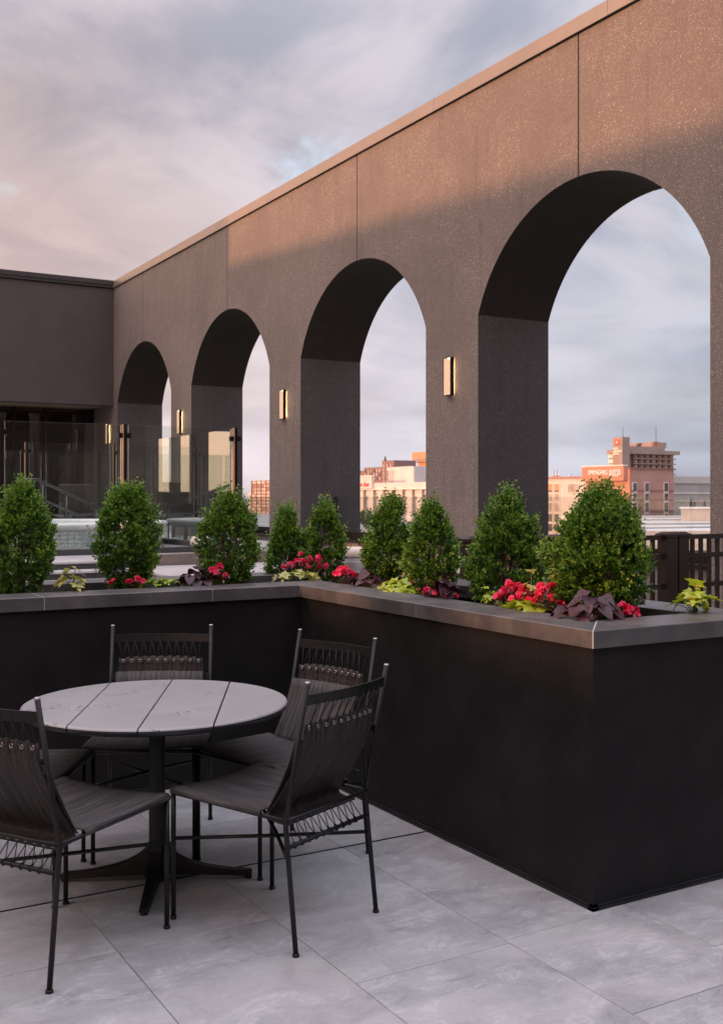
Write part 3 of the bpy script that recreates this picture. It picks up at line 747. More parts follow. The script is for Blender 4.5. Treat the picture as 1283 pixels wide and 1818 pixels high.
begonia('few red flowers peeping behind the bright lime vine', 3.250, 5.030, LZ+0.040, 4, .04, .11, .11, 12, .8)
vine('dusky purple vine among red flowers in front of the cone boxwoods', 3.135, 4.520, LZ+0.070, 'heart', 'purple', 16, (.07, .10), .13, .075, 13)
begonia('red flowers surrounding the dusky purple vine', 3.125, 4.560, LZ+0.060, 12, .06, .14, .095, 14, .9)
vine('small yellow green sprig left of the bright red clump', 3.135, 4.140, LZ+0.070, 'star', 'lime', 14, (.05, .05), .10, .035, 15)
begonia('bright red clump left of the largest boxwood, lime leaves below', 3.155, 3.980, LZ+0.070, 16, .06, .11, .145, 16, 1.05)
begonia('second bright red clump touching the largest boxwood', 3.155, 3.750, LZ+0.070, 12, .06, .08, .15, 17, 1.05)
vine('lime leaves lying on the coping below the bright red clumps', 3.11, 3.84, CZ1-.01, 'star', 'lime', 14, (.035, .13), .035, .085, 18)
vine('yellow leaf vine rising between the two bright red clumps', 3.185, 3.900, LZ+0.090, 'star', 'creamleaf', 5, (.04, .04), .17, .06, 19)
vine('big-leaved purple vine at the planter corner', 3.155, 3.470, LZ+0.070, 'heart', 'purple', 36, (.155, .15), .125, .070, 20)
begonia('red flower clump right of the big purple leaves', 3.320, 3.415, LZ+0.040, 12, .075, .035, .11, 21, 1.05)
vine('lone purple leaves leaning at the back of the planter corner', 3.550, 3.620, LZ+0.040, 'heart', 'purple', 4, (.05, .05), .13, .07, 22)
vine('lime vine with long stems hanging over the near end of the coping', 3.690, 3.380, LZ+0.080, 'star', 'lime', 15, (.085, .085), .14, .078, 23)

# ------------------------------------------------------------------ chairs
FAB_W = .205
def make_chair():
    root = empty('sling_chair')
    r = .0095
    for sx in (-1, 1):
        MB().tube([(sx*.25, .295, .006), (sx*.25, .295, .484)], r, 10).lathe([(.013, 0), (.013, .008), (.010, .011)], 10, c=(sx*.25, .295, 0)).build('leg', M['metal'], root)
        lg = MB().tube([(sx*.245, -.295, .006), (sx*.243, -.248, .44), (sx*.243, -.249, .47), (sx*.243, -.345, .955)], r, 10).lathe([(.013, 0), (.013, .008), (.010, .011)], 10, c=(sx*.245, -.295, 0)).build('leg', M['metal'], root)
        MB().lathe([(.0098, 0), (.0104, .004), (.0088, .007)], 10, c=(sx*.243, -.3453, .9545)).build('post_tip', M['metaltip'], lg)
        MB().tube([(sx*.25, .295, .478), (sx*.243, -.252, .462)], .0085, 8).build('side_rail', M['metal'], root)
    MB().tube([(-.25, .295, .478), (.25, .295, .478)], .0085, 8).build('front_rail', M['metal'], root)
    MB().tube([(-.243, -.252, .462), (.243, -.252, .462)], .0085, 8).build('rear_rail', M['metal'], root)
    MB().tube([(-.243, -.256, .37), (.243, -.256, .37)], .0085, 8).build('lacing_bar', M['metal'], root)
    MB().tube([(-.25, .295, .305), (0, 0, .305), (.243, -.262, .305)], .0075, 8).build('stretcher', M['metal'], root)
    MB().tube([(.25, .295, .3195), (0, 0, .3195), (-.243, -.262, .3195)], .0075, 8).build('stretcher', M['metal'], root)
    def bow(z0, z1, yb, depth, nm):
        mb = MB(); n = 12; vs = []
        for i in range(n+1):
            u = -1 + 2*i/n; x = .239*u; y = yb - depth*(1-u*u)
            for (dy, z) in ((-.003, z0), (.003, z0), (.003-.006, z1), (-.009, z1)): vs.append((x, y+dy, z))
        fs = [(0,1,2,3), tuple(4*n + k for k in (3,2,1,0))]
        for i in range(n):
            for k in range(4): fs.append((4*i+k, 4*i+(k+1)%4, 4*(i+1)+(k+1)%4, 4*(i+1)+k))
        mb.add(vs, fs); mb.build(nm, M['metal'], root)
    bow(.876, .914, -.333, .030, 'top_rail'); bow(.700, .728, -.283, .018, 'back_rail')
    # seat sling, wrapped round the side rails
    ny, nx = 16, 14; vs = []; 
    for j in range(ny+1):
        y = -.150 + .445*j/ny; zr = .472 + .014*(y+.25)/.55
        prof = [(-.252, zr-.012), (-.268, zr-.006), (-.270, zr+.006), (-.262, zr+.014)] + [(-.25 + .5*i/nx, zr+.017 - .020*(1-(2*i/nx-1)**2)*(1-.25*abs(2*j/ny-1))) for i in range(nx+1)] + [(.262, zr+.014), (.270, zr+.006), (.268, zr-.006), (.252, zr-.012)]
        if j == 0: K = len(prof)
        vs += [(px_, y, pz_) for px_, pz_ in prof]
    fs = [(j*K+i, j*K+i+1, (j+1)*K+i+1, (j+1)*K+i) for j in range(ny) for i in range(K-1)]
    st = MB().add(vs, fs, 0, True); o = st.build('seat', M['sling_seat'], root)
    md = o.modifiers.new('thickness', 'SOLIDIFY'); md.thickness = .005; md.offset = -1
    # back sling with gathered top
    prof = [(-.303,.808),(-.303,.78),(-.300,.735),(-.278,.67),(-.236,.60),(-.195,.535),(-.158,.485),(-.140,.458),(-.150,.442),(-.185,.436),(-.226,.434)]
    nx = 60; vs = []; K = len(prof)
    for i in range(nx+1):
        u = i/nx; x = -FAB_W + 2*FAB_W*u; e = abs(2*u-1)
        gath = math.sin(u*10*2*math.pi + .5)
        for k, (py_, pz_) in enumerate(prof):
            kk = k/(K-1); top = max(0, 1 - kk*4.5); bowed = -.022*(1-(2*u-1)**2)*max(0, 1-kk*1.4)
            xx = x * (1 + .045*math.sin(kk*math.pi)) 
            vs.append((xx, py_ + bowed + .0022*gath*top + .0008*math.sin(u*47)*(1-top), pz_ + (.0035*math.cos(u*10*2*math.pi)*top if k < 2 else 0) - (.010*top*e**4)))
    fs = [(i*K+k, i*K+k+1, (i+1)*K+k+1, (i+1)*K+k) for i in range(nx) for k in range(K-1)]
    bk = MB().add(vs, fs, 0, True); o = bk.build('backrest', M['sling'], root)
    md = o.modifiers.new('thickness', 'SOLIDIFY'); md.thickness = .004; md.offset = 0
    fp = [(-.262,.741),(-.250,.70),(-.228,.64),(-.190,.565),(-.150,.495),(-.128,.462)]; vs = []; n2 = 24; K = len(fp)
    for i in range(n2+1):
        u = i/n2; x = (-FAB_W + 2*FAB_W*u)*1.035
        for k, (py_, pz_) in enumerate(fp): vs.append((x, py_ - .018*(1-(2*u-1)**2)*(1-k/(K-1)), pz_))
    fr_ = MB().add(vs, [(i*K+k, i*K+k+1, (i+1)*K+k+1, (i+1)*K+k) for i in range(n2) for k in range(K-1)], 0, True).build('backrest_lining', M['sling_seat'], root)
    md = fr_.modifiers.new('thickness', 'SOLIDIFY'); md.thickness = .003; md.offset = 0
    ey = MB(); ln = MB()
    for i in range(10):
        u = (i+.5)/10; x = -FAB_W + 2*FAB_W*u; bowy = -.022*(1-(2*u-1)**2)
        for (yy, zz, tilt) in ((-.300+bowy, .787, 0), (-.214, .4345, 1)):
            for s_ in (-1, 1):
                if tilt: pts = [(x+.0068*math.cos(t_*math.pi/4), yy+.0068*math.sin(t_*math.pi/4), zz+s_*.0035) for t_ in range(8)]
                else: pts = [(x+.0068*math.cos(t_*math.pi/4), yy+s_*.0045, zz+.0068*math.sin(t_*math.pi/4)) for t_ in range(8)]
                ey.tube(pts, .0024, 6, closed=True)
        xt = -.205 + .41*(i+.35)/10.; xt2 = xt + .020
        bt = -.333 - .030*(1-(xt/.239)**2)
        ln.tube([(x, -.300+bowy-.004, .787), (xt, bt-.008, .890)], .0019, 5).tube([(x, -.300+bowy+.004, .787), (min(xt2+.021, .215), bt+.004, .888)], .0019, 5)
        ln.tube([(x, -.214, .431), (x-.020, -.256, .368)], .0019, 5).tube([(x, -.214, .438), (x+.022, -.250, .376)], .0019, 5)
        ln.tube([(x-.020, -.256+.0105*math.cos(q), .370+.0105*math.sin(q)) for q in [k*math.pi/4 for k in range(8)]], .0023, 5, closed=True)
    tag(ey.build('eyelets', M['eyelet'], root), kind='stuff'); tag(ln.build('lacing', M['cord'], root), kind='stuff')
    return root
proto = make_chair()
CH = [
 ((-.327, 4.100), (-.816, .578), 'black sling chair right of the table with its laced back towards the camera'),
 ((-.350, 4.761), (-.675, -.737), 'black sling chair in the planter corner, behind the nearer right-hand chair'),
 ((-1.081, 3.834), (.476, .880), 'black sling chair at the lower left, seen from behind and cut by the photo edge'),
 ((-.981, 5.010), (.0245, -.603), 'black sling chair at the far side of the table facing the camera'),
 ((-1.475, 4.435), (.999, -.048), 'black sling chair left of the table with only its seat showing'),
]
for i, (p, fwd, lab) in enumerate(CH):
    o = proto if i == 0 else copy_tree(proto)
    o.location = c2w(p[0], p[1]); fw = c2w(*fwd); o.rotation_euler = (0, 0, math.atan2(fw.y, fw.x) - math.pi/2)
    tag(o, lab, 'chair', 'laced sling chairs round the bistro table')

# ------------------------------------------------------------------ table
TC = c2w(-.866, 4.535); TR = .553; TZ = .734
tb = empty('round_table', TC, math.atan2(c2w(.058, -1).y, c2w(.058, -1).x) + math.pi/2)
tag(tb, 'round four-plank bistro table with a scuffed grey top on a black pedestal', 'table')
def scuffed():
    m, t, b, out = base_mat('scuffed_grey_tabletop')
    tc = t.new('ShaderNodeTexCoord'); v = tc.outputs['Object']
    n = t.noise(v, 2.3, 4, .6); col = t.mix(t.smooth(n, .3, .7), (.285, .278, .279), (.335, .325, .325))
    d = t.noise(v, 48, 4, .7, .2); pm = t.smooth(t.noise(v, 4.2, 3, .5), .54, .62)
    ch = t.math('MULTIPLY', t.smooth(d, .565, .60), pm); col = t.mix(t.math('MULTIPLY', ch, .8), col, (.03, .03, .03))
    lt = t.math('MULTIPLY', t.smooth(t.noise(v, 60, 4, .7), .62, .70), t.smooth(t.noise(t.vmath('ADD', v, (5, 5, 5)).outputs[0], 3.4, 2, .5), .55, .68))
    col = t.mix(t.math('MULTIPLY', lt, .15), col, (.6, .56, .55))
    t.link(col, b.inputs['Base Color']); b.inputs['Specular IOR Level'].default_value = .7
    t.link(t.math('ADD', .30, t.math('MULTIPLY', t.noise(v, 7, 5, .6), .14)), b.inputs['Roughness'])
    return m
M['scuff'] = scuffed(); M['tedge'] = mat('dark_table_edge', (.030, .030, .034), .32, var=.2, scale=14, rvar=.08)
bounds = [-TR, -.2735, .002, .2775, TR]
for k in range(4):
    a, b = bounds[k], bounds[k+1]; ga = .0028 if k > 0 else 0; gb = .0028 if k < 3 else 0
    lv = [(-.036, -.045), (-.032, -.016), (-.024, -.004), (-.016, 0), (-.008, -.001), (-.003, -.004), (0, -.010)]
    N = 26; mb = MB(); loops = []
    for z, dr in lv:
        rr_ = TR + dr; xa = max(a + ga, -rr_) ; xb = min(b - gb, rr_)
        if z == 0: xa += .0012 if k > 0 else 0; xb -= .0012 if k < 3 else 0
        pts = []
        for i in range(N+1):
            s_ = i/N; s2 = .5 - .5*math.cos(math.pi*s_) if k in (0, 3) else s_
            x = xa + (xb-xa)*s2; pts.append((x, math.sqrt(max(rr_*rr_-x*x, 0))))
        lo = [(x, -y) for x, y in reversed(pts)]
        loops.append([(x, y, TZ+z) for x, y in pts + lo])
    n = len(loops[0]); vs = [p for l in loops for p in l]
    fs = [(i*n+j, i*n+(j+1)%n, (i+1)*n+(j+1)%n, (i+1)*n+j) for i in range(len(lv)-1) for j in range(n)]
    mb.add(vs, fs[:(len(lv)-3)*n], 1, False); mb.add(vs, fs[(len(lv)-3)*n:], 0, False)
    mb.add([loops[-1][i] for i in range(n)], [tuple(range(n))], 0); mb.add(loops[0], [tuple(range(n))[::-1]], 1)
    o = mb.build('plank', [M['scuff'], M['tedge']], tb)
    bm = bmesh.new(); bm.from_mesh(o.data); bmesh.ops.remove_doubles(bm, verts=bm.verts, dist=1e-5); bmesh.ops.recalc_face_normals(bm, faces=bm.faces); bm.to_mesh(o.data); bm.free()
MB().lathe([(.10, -.056), (TR-.10, -.050), (TR-.07, -.0375)], 48, c=(0,0,TZ)).build('under_tray', M['metal'], tb)
BO = Matrix.Rotation(-tb.rotation_euler.z, 3, 'Z') @ c2w(.012, -.05)
MB().lathe([(.055, .02), (.055, .05), (.040, .10), (.0345, .14), (.0335, .60), (.0335, TZ-.062)], 28).lathe([(.10, -.075), (.10, -.0605)], 28, c=(0,0,TZ)).build('pedestal', M['metal'], tb).location = BO
for k in range(4):
    ang = math.pi/2*k; up = [(.03,.150),(.05,.128),(.085,.100),(.13,.078),(.19,.060),(.25,.048),(.31,.041),(.38,.036),(.395,.030)]
    dn = [(.395,.014),(.37,.012),(.28,.018),(.18,.024),(.03,.030)]
    vs = []; L_ = [(r_, z, max(.010, .026 - .028*r_)) for r_, z in up] + [(r_, z, max(.012, .030 - .030*r_)) for r_, z in dn]
    n = len(L_)
    vs = [(r_, -w_, z) for r_, z, w_ in L_] + [(r_, w_, z) for r_, z, w_ in L_]
    mb = MB().add(vs, [tuple(range(n)), tuple(reversed(range(n, 2*n)))] + [(i, n+i, n+(i+1)%n, (i+1)%n) for i in range(n)])
    o = mb.build('foot', M['metal'], tb); o.rotation_euler = (0, 0, ang); o.location = (BO.x, BO.y, 0)
    gl_ = MB().lathe([(.015, 0), (.015, .010), (.009, .016)], 12, c=(.38, 0, 0)).build('glide', M['metal'], o)

# ------------------------------------------------------------------ bronze fence and gate behind the planter
FY = 5.53
def fence_post(x, w_, parent, zt=1.345):
    mb = MB().box(x-w_/2, x+w_/2, FY-.05, FY+.05, 0, zt-.03)
    mb.build('post', M['fence'], parent)
    mb = MB().box(x-w_/2-.012, x+w_/2+.012, FY-.062, FY+.062, zt-.029, zt-.012)
    mb.add([(x-w_/2-.012,FY-.062,zt-.012),(x+w_/2+.012,FY-.062,zt-.012),(x+w_/2+.012,FY+.062,zt-.012),(x-w_/2-.012,FY+.062,zt-.012),(x-w_/2+.02,FY-.03,zt+.004),(x+w_/2-.02,FY-.03,zt+.004),(x+w_/2-.02,FY+.03,zt+.004),(x-w_/2+.02,FY+.03,zt+.004)], [(0,1,5,4),(1,2,6,5),(2,3,7,6),(3,0,4,7),(4,5,6,7)])
    mb.build('post_cap', M['fence'], parent)
def fence_run(label, x0, x1, posts, start, name='metal_fence', cat='fence'):
    f = empty(name, (x0, FY, 0)); tag(f, label, cat, 'bronze picket fence behind the planter')
    kids = []
    for px_ in posts: fence_post(px_, .10, f)
    for z, hh in ((1.31, .035), (1.175, .035), (.96, .035), (.12, .035)): MB().box(x0, x1, FY-.018, FY+.018, z-hh/2, z+hh/2).build('rail', M['fence'], f)
    x = start
    while x < x1 - .03:
        MB().box(x-.0125, x+.0125, FY-.0125, FY+.0125, .06, 1.30).build('picket', M['fence'], f); x += .0865
    for c in f.children: c.location = (-x0, -FY, 0)
    return f
fence_run('bronze picket fence panel at the right edge of the photo, right of the double post', 5.94, 7.46, [5.885, 7.42], 6.02)
fence_run('bronze picket gate between the capped posts behind the largest boxwood', 4.84, 5.72, [4.735, 5.77], 4.93, 'metal_gate', 'gate')
fence_run('bronze picket fence panel behind the pale green boxwood', 3.98, 4.66, [4.035], 4.12)
# slim latch post above the gate
lt = empty('latch_post', (4.66, FY+.35, 0)); tag(lt, 'slim bronze latch post with a dark knob rising beside the gate', 'latch post')
MB().box(-.035, .015, -.03, .03, 0, 1.50).build('post', M['post'], lt); MB().box(.016, .05, -.03, .03, 1.0, 1.53).build('latch_housing', M['postdark'], lt); MB().lathe([(.012,0),(.018,.012),(.012,.03)], 12, c=(.03,0,1.531)).build('knob', M['postdark'], lt)

# ------------------------------------------------------------------ pool glass enclosure
def gl_run(label, p0, p1, n, z0, z1, posts=True,  grp='frameless glass pool barriers', endposts=(True, True), bronze=True):
    p0, p1 = Vector((*p0, 0)), Vector((*p1, 0)); root = empty('glass_barrier', p0); tag(root, label, 'glass barrier', grp)
    d = (p1-p0); L_ = d.length; d.normalize(); rz = math.atan2(d.y, d.x); root.rotation_euler = (0, 0, rz)
    seg = L_/n
    for i in range(n):
        a, b = i*seg + .05, (i+1)*seg - .05
        mb = MB().box(a, b, -.009, .009, z0, z1)
        mb.m = [0 if k in (2, 4) else 1 for k in range(6)]
        mb.build('glass_pane', [M['glass'], M['glass_edge']], root)
    for i in range(n+1):
        if not posts: break
        if (i == 0 and not endposts[0]) or (i == n and not endposts[1]): continue
        x = i*seg
        po = MB().box(x-.019, x+.019, -.032, .032, .85, z1+.012).build('post', M['postdark'], root)
        tb_ = MB()
        if abs(abs(rz) - math.pi) < .1: tb_.box(x+.0195, x+.027, -.030, .030, .86, z1+.010)
        elif abs(rz) < .1: tb_.box(x-.027, x-.0195, -.030, .030, .86, z1+.010)
        else: tb_.box(x-.018, x+.018, -.041, -.0325, .86, z1+.010)
        tb_.build('sunlit_edge', M['post'], po)  # sunward strip standing for the sun's golden edge on the post
        for zz in (z1-.14, z0+.14): MB().box(x-.085, x+.085, -.02, .02, zz-.032, zz+.032).build('clamp', M['postdark'], po)
    return root
GX = 6.0; GZ0, GZ1 = .935, 2.545
gl_run('front glass barrier running left from the gold-lit end post', (GX, 13.74), (-.3, 13.74), 4, GZ0, GZ1, endposts=(True, False))
gl_run('side glass barrier reflecting the orange sunset, running back from the end post', (GX, 19.17), (GX, 13.86), 1, GZ0, GZ1, endposts=(True, False))
gl_run('back glass barrier between two slim bronze posts behind the handrail', (4.41, 19.17), (5.95, 19.17), 1, GZ0, GZ1, endposts=(True, False))
gl_run('dim glass barrier just in front of the storefront', (0.6, 22.9), (7.3, 22.9), 4, GZ0, GZ1, posts=False)
gl_run('low left glass barrier beyond the leftmost post', (-1.6, 19.17), (4.36, 19.17), 4, GZ0, GZ1-.14, posts=False)
ck = MB().box(-1, 6.06, 13.66, 13.82, .851, .925).build('glass_kerb', M['riser']); tag(ck, 'dark stone kerb under the front glass barrier', 'kerb')
ck = MB().box(5.92, 6.08, 13.83, 19.3, .851, .925).build('glass_kerb', M['riser']); tag(ck, 'dark stone kerb under the side glass barrier', 'kerb')
# sloping double handrail
hr = empty('handrail', (0, 17.6, .85)); tag(hr, 'sloping double steel handrail behind the glass barrier', 'handrail')
a = at(30, 850, 17); b = at(69, 852, 17.3); c = at(212, 920, 18.8)
def hw(p, dz=0): return (p.x, p.y-17.6, p.z-.85+dz)
MB().tube([hw(a), hw(b), hw(c)], .024, 10).build('top_rail', M['rail'], hr)
MB().tube([hw(a,-.29), hw(b,-.29), hw(c,-.25)], .020, 10).build('lower_rail', M['rail'], hr)
for u in (0.05, .33, .7):
    p = b.lerp(c, u); MB().tube([(p.x, p.y-17.6, .001), hw(p)], .014, 8).build('baluster', M['rail'], hr)
# raised hot tub
ht = empty('hot_tub', (4.10, 16.45, .85)); tag(ht, 'round white raised hot tub with a mosaic band seen through the glass', 'hot tub')
MB().lathe([(1.70, .001), (1.70, .30), (1.78, .32), (1.80, .35), (1.78, .38), (1.50, .385), (1.47, .35), (1.47, .25)], 64).build('rim_wall', M['tub'], ht)
MB().lathe([(1.465, .26), (1.465, .265)], 48).build('water', mat('teal_pool_water', (.12,.25,.24), .05, spec=.8), ht)
def mosaic():
    m, t, b, out = base_mat('pale_mosaic'); tc = t.new('ShaderNodeTexCoord')
    br = t.new('ShaderNodeTexBrick'); br.offset = 0; br.inputs['Scale'].default_value = 22; br.inputs['Mortar Size'].default_value = .03; br.inputs['Brick Width'].default_value = 1; br.inputs['Row Height'].default_value = 1
    br.inputs['Color1'].default_value = (.62,.68,.66,1); br.inputs['Color2'].default_value = (.72,.75,.73,1); br.inputs['Mortar'].default_value = (.30,.36,.35,1)
    t.link(tc.outputs['UV'], br.inputs[0]); t.link(br.outputs[0], b.inputs['Base Color']); b.inputs['Roughness'].default_value = .25; return m
mo = MB(); nseg = 30
for k in range(nseg):
    for q in range(4):
        a0 = -2.45 + 1.7*k/nseg; a1 = a0 + 1.7/nseg*.9; z0 = .055 + q*.057; r1 = 1.707
        mo.add([(r1*math.cos(a0), r1*math.sin(a0), z0), (r1*math.cos(a1), r1*math.sin(a1), z0), (r1*math.cos(a1), r1*math.sin(a1), z0+.05), (r1*math.cos(a0), r1*math.sin(a0), z0+.05)], [(0,1,2,3)])
tag(mo.build('mosaic_tiles', mat('pale_glass_mosaic', (.55,.62,.61), .25, var=.25, scale=25), ht), kind='stuff')
# high-backed wicker chairs on the deck
def wicker(x, y, rz, lab):
    r_ = empty('wicker_armchair', (x, y, .85), rz); tag(r_, lab, 'armchair', 'high-backed wicker armchairs on the deck')
    MB().rbox(-.33, .33, -.30, -.20, .25, 1.0, .02).build('backrest', M['wicker'], r_)
    MB().rbox(-.33, .33, -.199, .33, .25, .42, .02).build('seat', M['wicker'], r_)
    for sx in (-1, 1):
        MB().rbox(min(sx*.33, sx*.26), max(sx*.33, sx*.26), -.198, .33, .421, .64, .015).build('arm', M['wicker'], r_)
        for yy in (-.26, .28): MB().box(sx*.30-.025, sx*.30+.025, yy-.025, yy+.025, 0, .25).build('leg', M['metal'], r_)
p = at(268, 900, 20.0); wicker(p.x, p.y, R(200), 'wicker armchair behind the side glass, left one of the pair')
p = at(328, 900, 18.2); wicker(p.x-.15, p.y, R(185), 'wicker armchair behind the side glass, right one of the pair')
p = at(138, 900, 21.0); wicker(p.x, p.y, R(170), 'wicker armchair behind the handrail at the left')
# mushroom vent on the kerb
p = at(347, 978, 13.75)
mv = empty('mushroom_vent', (p.x, 12.79, .886)); tag(mv, 'small cream mushroom vent on the brown kerb beside the third shrub', 'vent')
MB().lathe([(.085, 0), (.085, .008), (.045, .014), (.045, .11)], 20).build('stem', mat('vent_stem', (.30,.24,.20), .5), mv)
MB().lathe([(.118, .105), (.125, .13), (.118, .17), (.092, .205), (.05, .226), (.008, .232)], 28).build('cap', M['bolster'], mv)
# sofa with bolster between planter and arches
p = at(640, 985, 10.4)
sf = empty('outdoor_sofa', (p.x, p.y, 0), R(-20)); tag(sf, 'grey patterned outdoor sofa with a cream bolster behind the inner planter corner', 'sofa')
MB().rbox(-.75, .75, .02, .22, .15, 1.0, .04).build('backrest', M['sofa'], sf); MB().rbox(-.75, .75, -.75, .015, .15, .45, .03).build('seat', M['sofa'], sf)
MB().tube([(-.16, .10, 1.055), (-.145, .10, 1.056), (.40, .10, 1.056), (.42, .10, 1.055)], [.04, .056, .056, .04], 20).build('bolster', M['bolster'], sf)
for sx in (-.68, .68):
    for yy in (-.68, .15): MB().box(sx-.03, sx+.03, yy-.03, yy+.03, 0, .149).build('leg', M['metal'], sf)

# ------------------------------------------------------------------ the other side of the terrace (behind the camera, to the left): unseen masses added to throw the shade and show in the glass
opp = empty('shade_wing', (-13, 8, 0)); tag(opp, 'dark unseen wing across the terrace, shaped to shade the arches, outside the photo', 'building')
def oc(mb, n, m): o = mb.build(n, m, opp); o.location = (13, -8, 0); return o
def wx(y): return -16.0 + (y - 10) * .55                           # slanted so that its shade edge climbs along the arches
WT = 8.10
def wing(y0, y1, z0, z1, nm='wing_wall', th=.5):
    vs = []
    for y in (y0, y1):
        x = wx(y)
        for dx, z in ((-th, z0), (0, z0), (0, z1), (-th, z1)): vs.append((x+dx, y, z))
    oc(MB().add(vs, [(0,1,2,3), (7,6,5,4), (0,4,5,1), (1,5,6,2), (2,6,7,3), (3,7,4,0)]), nm, M['pavilion'])
wing(-8, 27, 4.9, WT); wing(-8, 27, 0, 3.3)
y = -8                                              # slots cut through the wing to let chosen sun patches in: (from, to, sill, head)
for a, b, z0_, z1_ in [(4.9, 6.3, 3.78, 4.30), (7.0, 7.9, 3.68, 4.1), (12.9, 13.5, 3.4, 3.8), (15.3, 16.6, 3.4, 4.8)]:
    wing(y, a, 3.301, 4.899, 'pier'); y = b
    wing(a+.001, b-.001, 3.301, z0_, 'slot_sill'); wing(a+.001, b-.001, z1_, 4.899, 'slot_head')
wing(y, 27, 3.301, 4.899, 'pier')
wing(19.4, 27, WT+.002, WT+2.2, 'sun_block')  # raised part added to keep the sun off the far end of the arches
annex = empty('reflected_annex', (0, 30, 0)); tag(annex, 'low unseen annex with open bays, added for its mirror image in the side glass, outside the photo', 'building')
for nm, q in (('annex_wall', (1.44, 4.24, 29.6, 33, 0, 4.6)), ('beam', (-7, 1.435, 30, 30.5, 3.6, 4.6)), ('parapet', (-7, 1.435, 30, 30.5, 0, 1.75)), ('pier', (.62, .80, 30, 30.5, 1.751, 3.599)), ('pier', (-.26, .16, 30, 30.5, 1.751, 3.599)), ('pier', (-2.6, -2.1, 30, 30.5, 1.751, 3.599)), ('pier', (-4.6, -4.1, 30, 30.5, 1.751, 3.599))):
    o = MB().box(*q).build(nm, M['pavilion'], annex); o.location = (0, -30, 0)  # unseen bays and piers, spaced for their reflection in the side glass
south = empty('south_sky_block', (4, -7, 0)); tag(south, 'taller dark block added behind the camera to cut off sky light, outside the photo', 'building')
o = MB().box(-14, 16, -12, -6.5, 0, 9).build('tower_wall', M['pavilion'], south); o.location = (-4, 7, 0)  # unseen block added so that faces turned towards it get less sky

# ------------------------------------------------------------------ city beyond the arches
def cm(name, col, **k): return mat(name, col, .85, var=k.get('var', .08), scale=k.get('scale', .4))
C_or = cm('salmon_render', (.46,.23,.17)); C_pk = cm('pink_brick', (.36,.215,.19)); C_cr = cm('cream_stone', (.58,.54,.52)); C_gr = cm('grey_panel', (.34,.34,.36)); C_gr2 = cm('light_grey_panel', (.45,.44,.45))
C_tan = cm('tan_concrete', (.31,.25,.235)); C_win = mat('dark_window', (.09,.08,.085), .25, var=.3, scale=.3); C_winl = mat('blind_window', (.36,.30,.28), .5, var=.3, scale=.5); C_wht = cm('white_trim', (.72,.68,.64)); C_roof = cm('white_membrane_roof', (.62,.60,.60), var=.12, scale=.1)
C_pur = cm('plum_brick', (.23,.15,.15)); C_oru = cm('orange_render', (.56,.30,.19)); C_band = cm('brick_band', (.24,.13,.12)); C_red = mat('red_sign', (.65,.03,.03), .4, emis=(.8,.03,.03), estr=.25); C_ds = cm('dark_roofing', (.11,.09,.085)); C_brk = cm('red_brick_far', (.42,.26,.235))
def house(name, label, cat='building', grp='city buildings beyond the arches'):
    e = empty(name); tag(e, label, cat, grp); return e
def corner(px_, d):                      # world x,y of a vertical edge seen at px_, distance d
    q = at(px_, 882, d); return q.x, q.y
def zat(py_, d): return EYE + (882 - py_) / F * d
def runY(x, y, px_):                     # y reached on plane X=x where the photo column is px_
    k = (px_ - 641.5) / F; dx, dy = k*CA + SA, -k*SA + CA; return x * dy / dx
def runX(y, px_):
    k = (px_ - 641.5) / F; dx, dy = k*CA + SA, -k*SA + CA; return y * dx / dy
def depth(x, y): return x*SA + y*CA
# --- salmon hotel with sign
D0 = 160; hx, hy = corner(1118, D0); hz = zat(832.5, D0)
H = house('suites_hotel', 'salmon hotel with white SPRINGHILL SUITES letters in the largest arch')
x1 = runX(hy, 1195); yA = runY(hx, 0, 1040); yB = runY(hx+.6, 0, 962)
MB().box(hx, x1, hy, yA, -22, hz).build('tower_wall', [C_pk], H)
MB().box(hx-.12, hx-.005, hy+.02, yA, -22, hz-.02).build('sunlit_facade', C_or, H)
ysg = runY(hx-.6, 0, 1108.5)
MB().box(hx-.9, hx-.13, ysg, yA, zat(854, D0+3), hz+.45).build('sign_panel', C_or, H)
MB().box(hx-.95, hx-.05, ysg-.05, yA+.05, hz+.46, hz+.62).build('parapet_trim', C_wht, H)
MB().box(hx-.2, x1+.2, hy-.2, hy+.3, hz+.0, hz+.18).build('parapet_trim', C_band, H)
def text(s_, name, size, loc, rot, m, parent, ext=.08, align='LEFT', shear=0, sx=1):
    cu = bpy.data.curves.new(name, 'FONT'); cu.body = s_; cu.size = size; cu.extrude = ext; cu.align_x = align; cu.shear = shear; cu.offset = size*.008
    cu.resolution_u = 3
    o = bpy.data.objects.new(name, cu); COL.objects.link(o); o.data.materials.append(m); o.location = loc; o.rotation_euler = rot; o.scale = (sx, 1, 1)
    bpy.context.view_layer.update()
    dg = bpy.context.evaluated_depsgraph_get(); me = bpy.data.meshes.new_from_object(o.evaluated_get(dg)); me.name = name
    n = obj(name, me, parent); n.location = loc; n.rotation_euler = rot; n.scale = (sx, 1, 1); bpy.data.objects.remove(o); return n
RT = (R(90), 0, R(-90))                  # text reads along -Y, faces -X
ty0 = runY(hx-1, 0, 1043.5); ty1 = runY(hx-1, 0, 1101); dd = depth(hx, ty0)
t1 = text('SPRINGHILL SUITES', 'sign_lettering', 1.0, (hx-1.0, ty0, zat(843.2, dd)), RT, mat('white_letters', (.85,.82,.78), .4), H, .06)
wd = t1.dimensions.x or 1; sx_ = (ty0-ty1)/wd; t1.scale = (sx_, (8.2/F*dd)/.73, 1)
t2 = text('BY MARRIOTT', 'sign_lettering', .42, (hx-1.0, runY(hx-1, 0, 1081), zat(847.0, dd)), RT, t1.data.materials[0], H, .06)
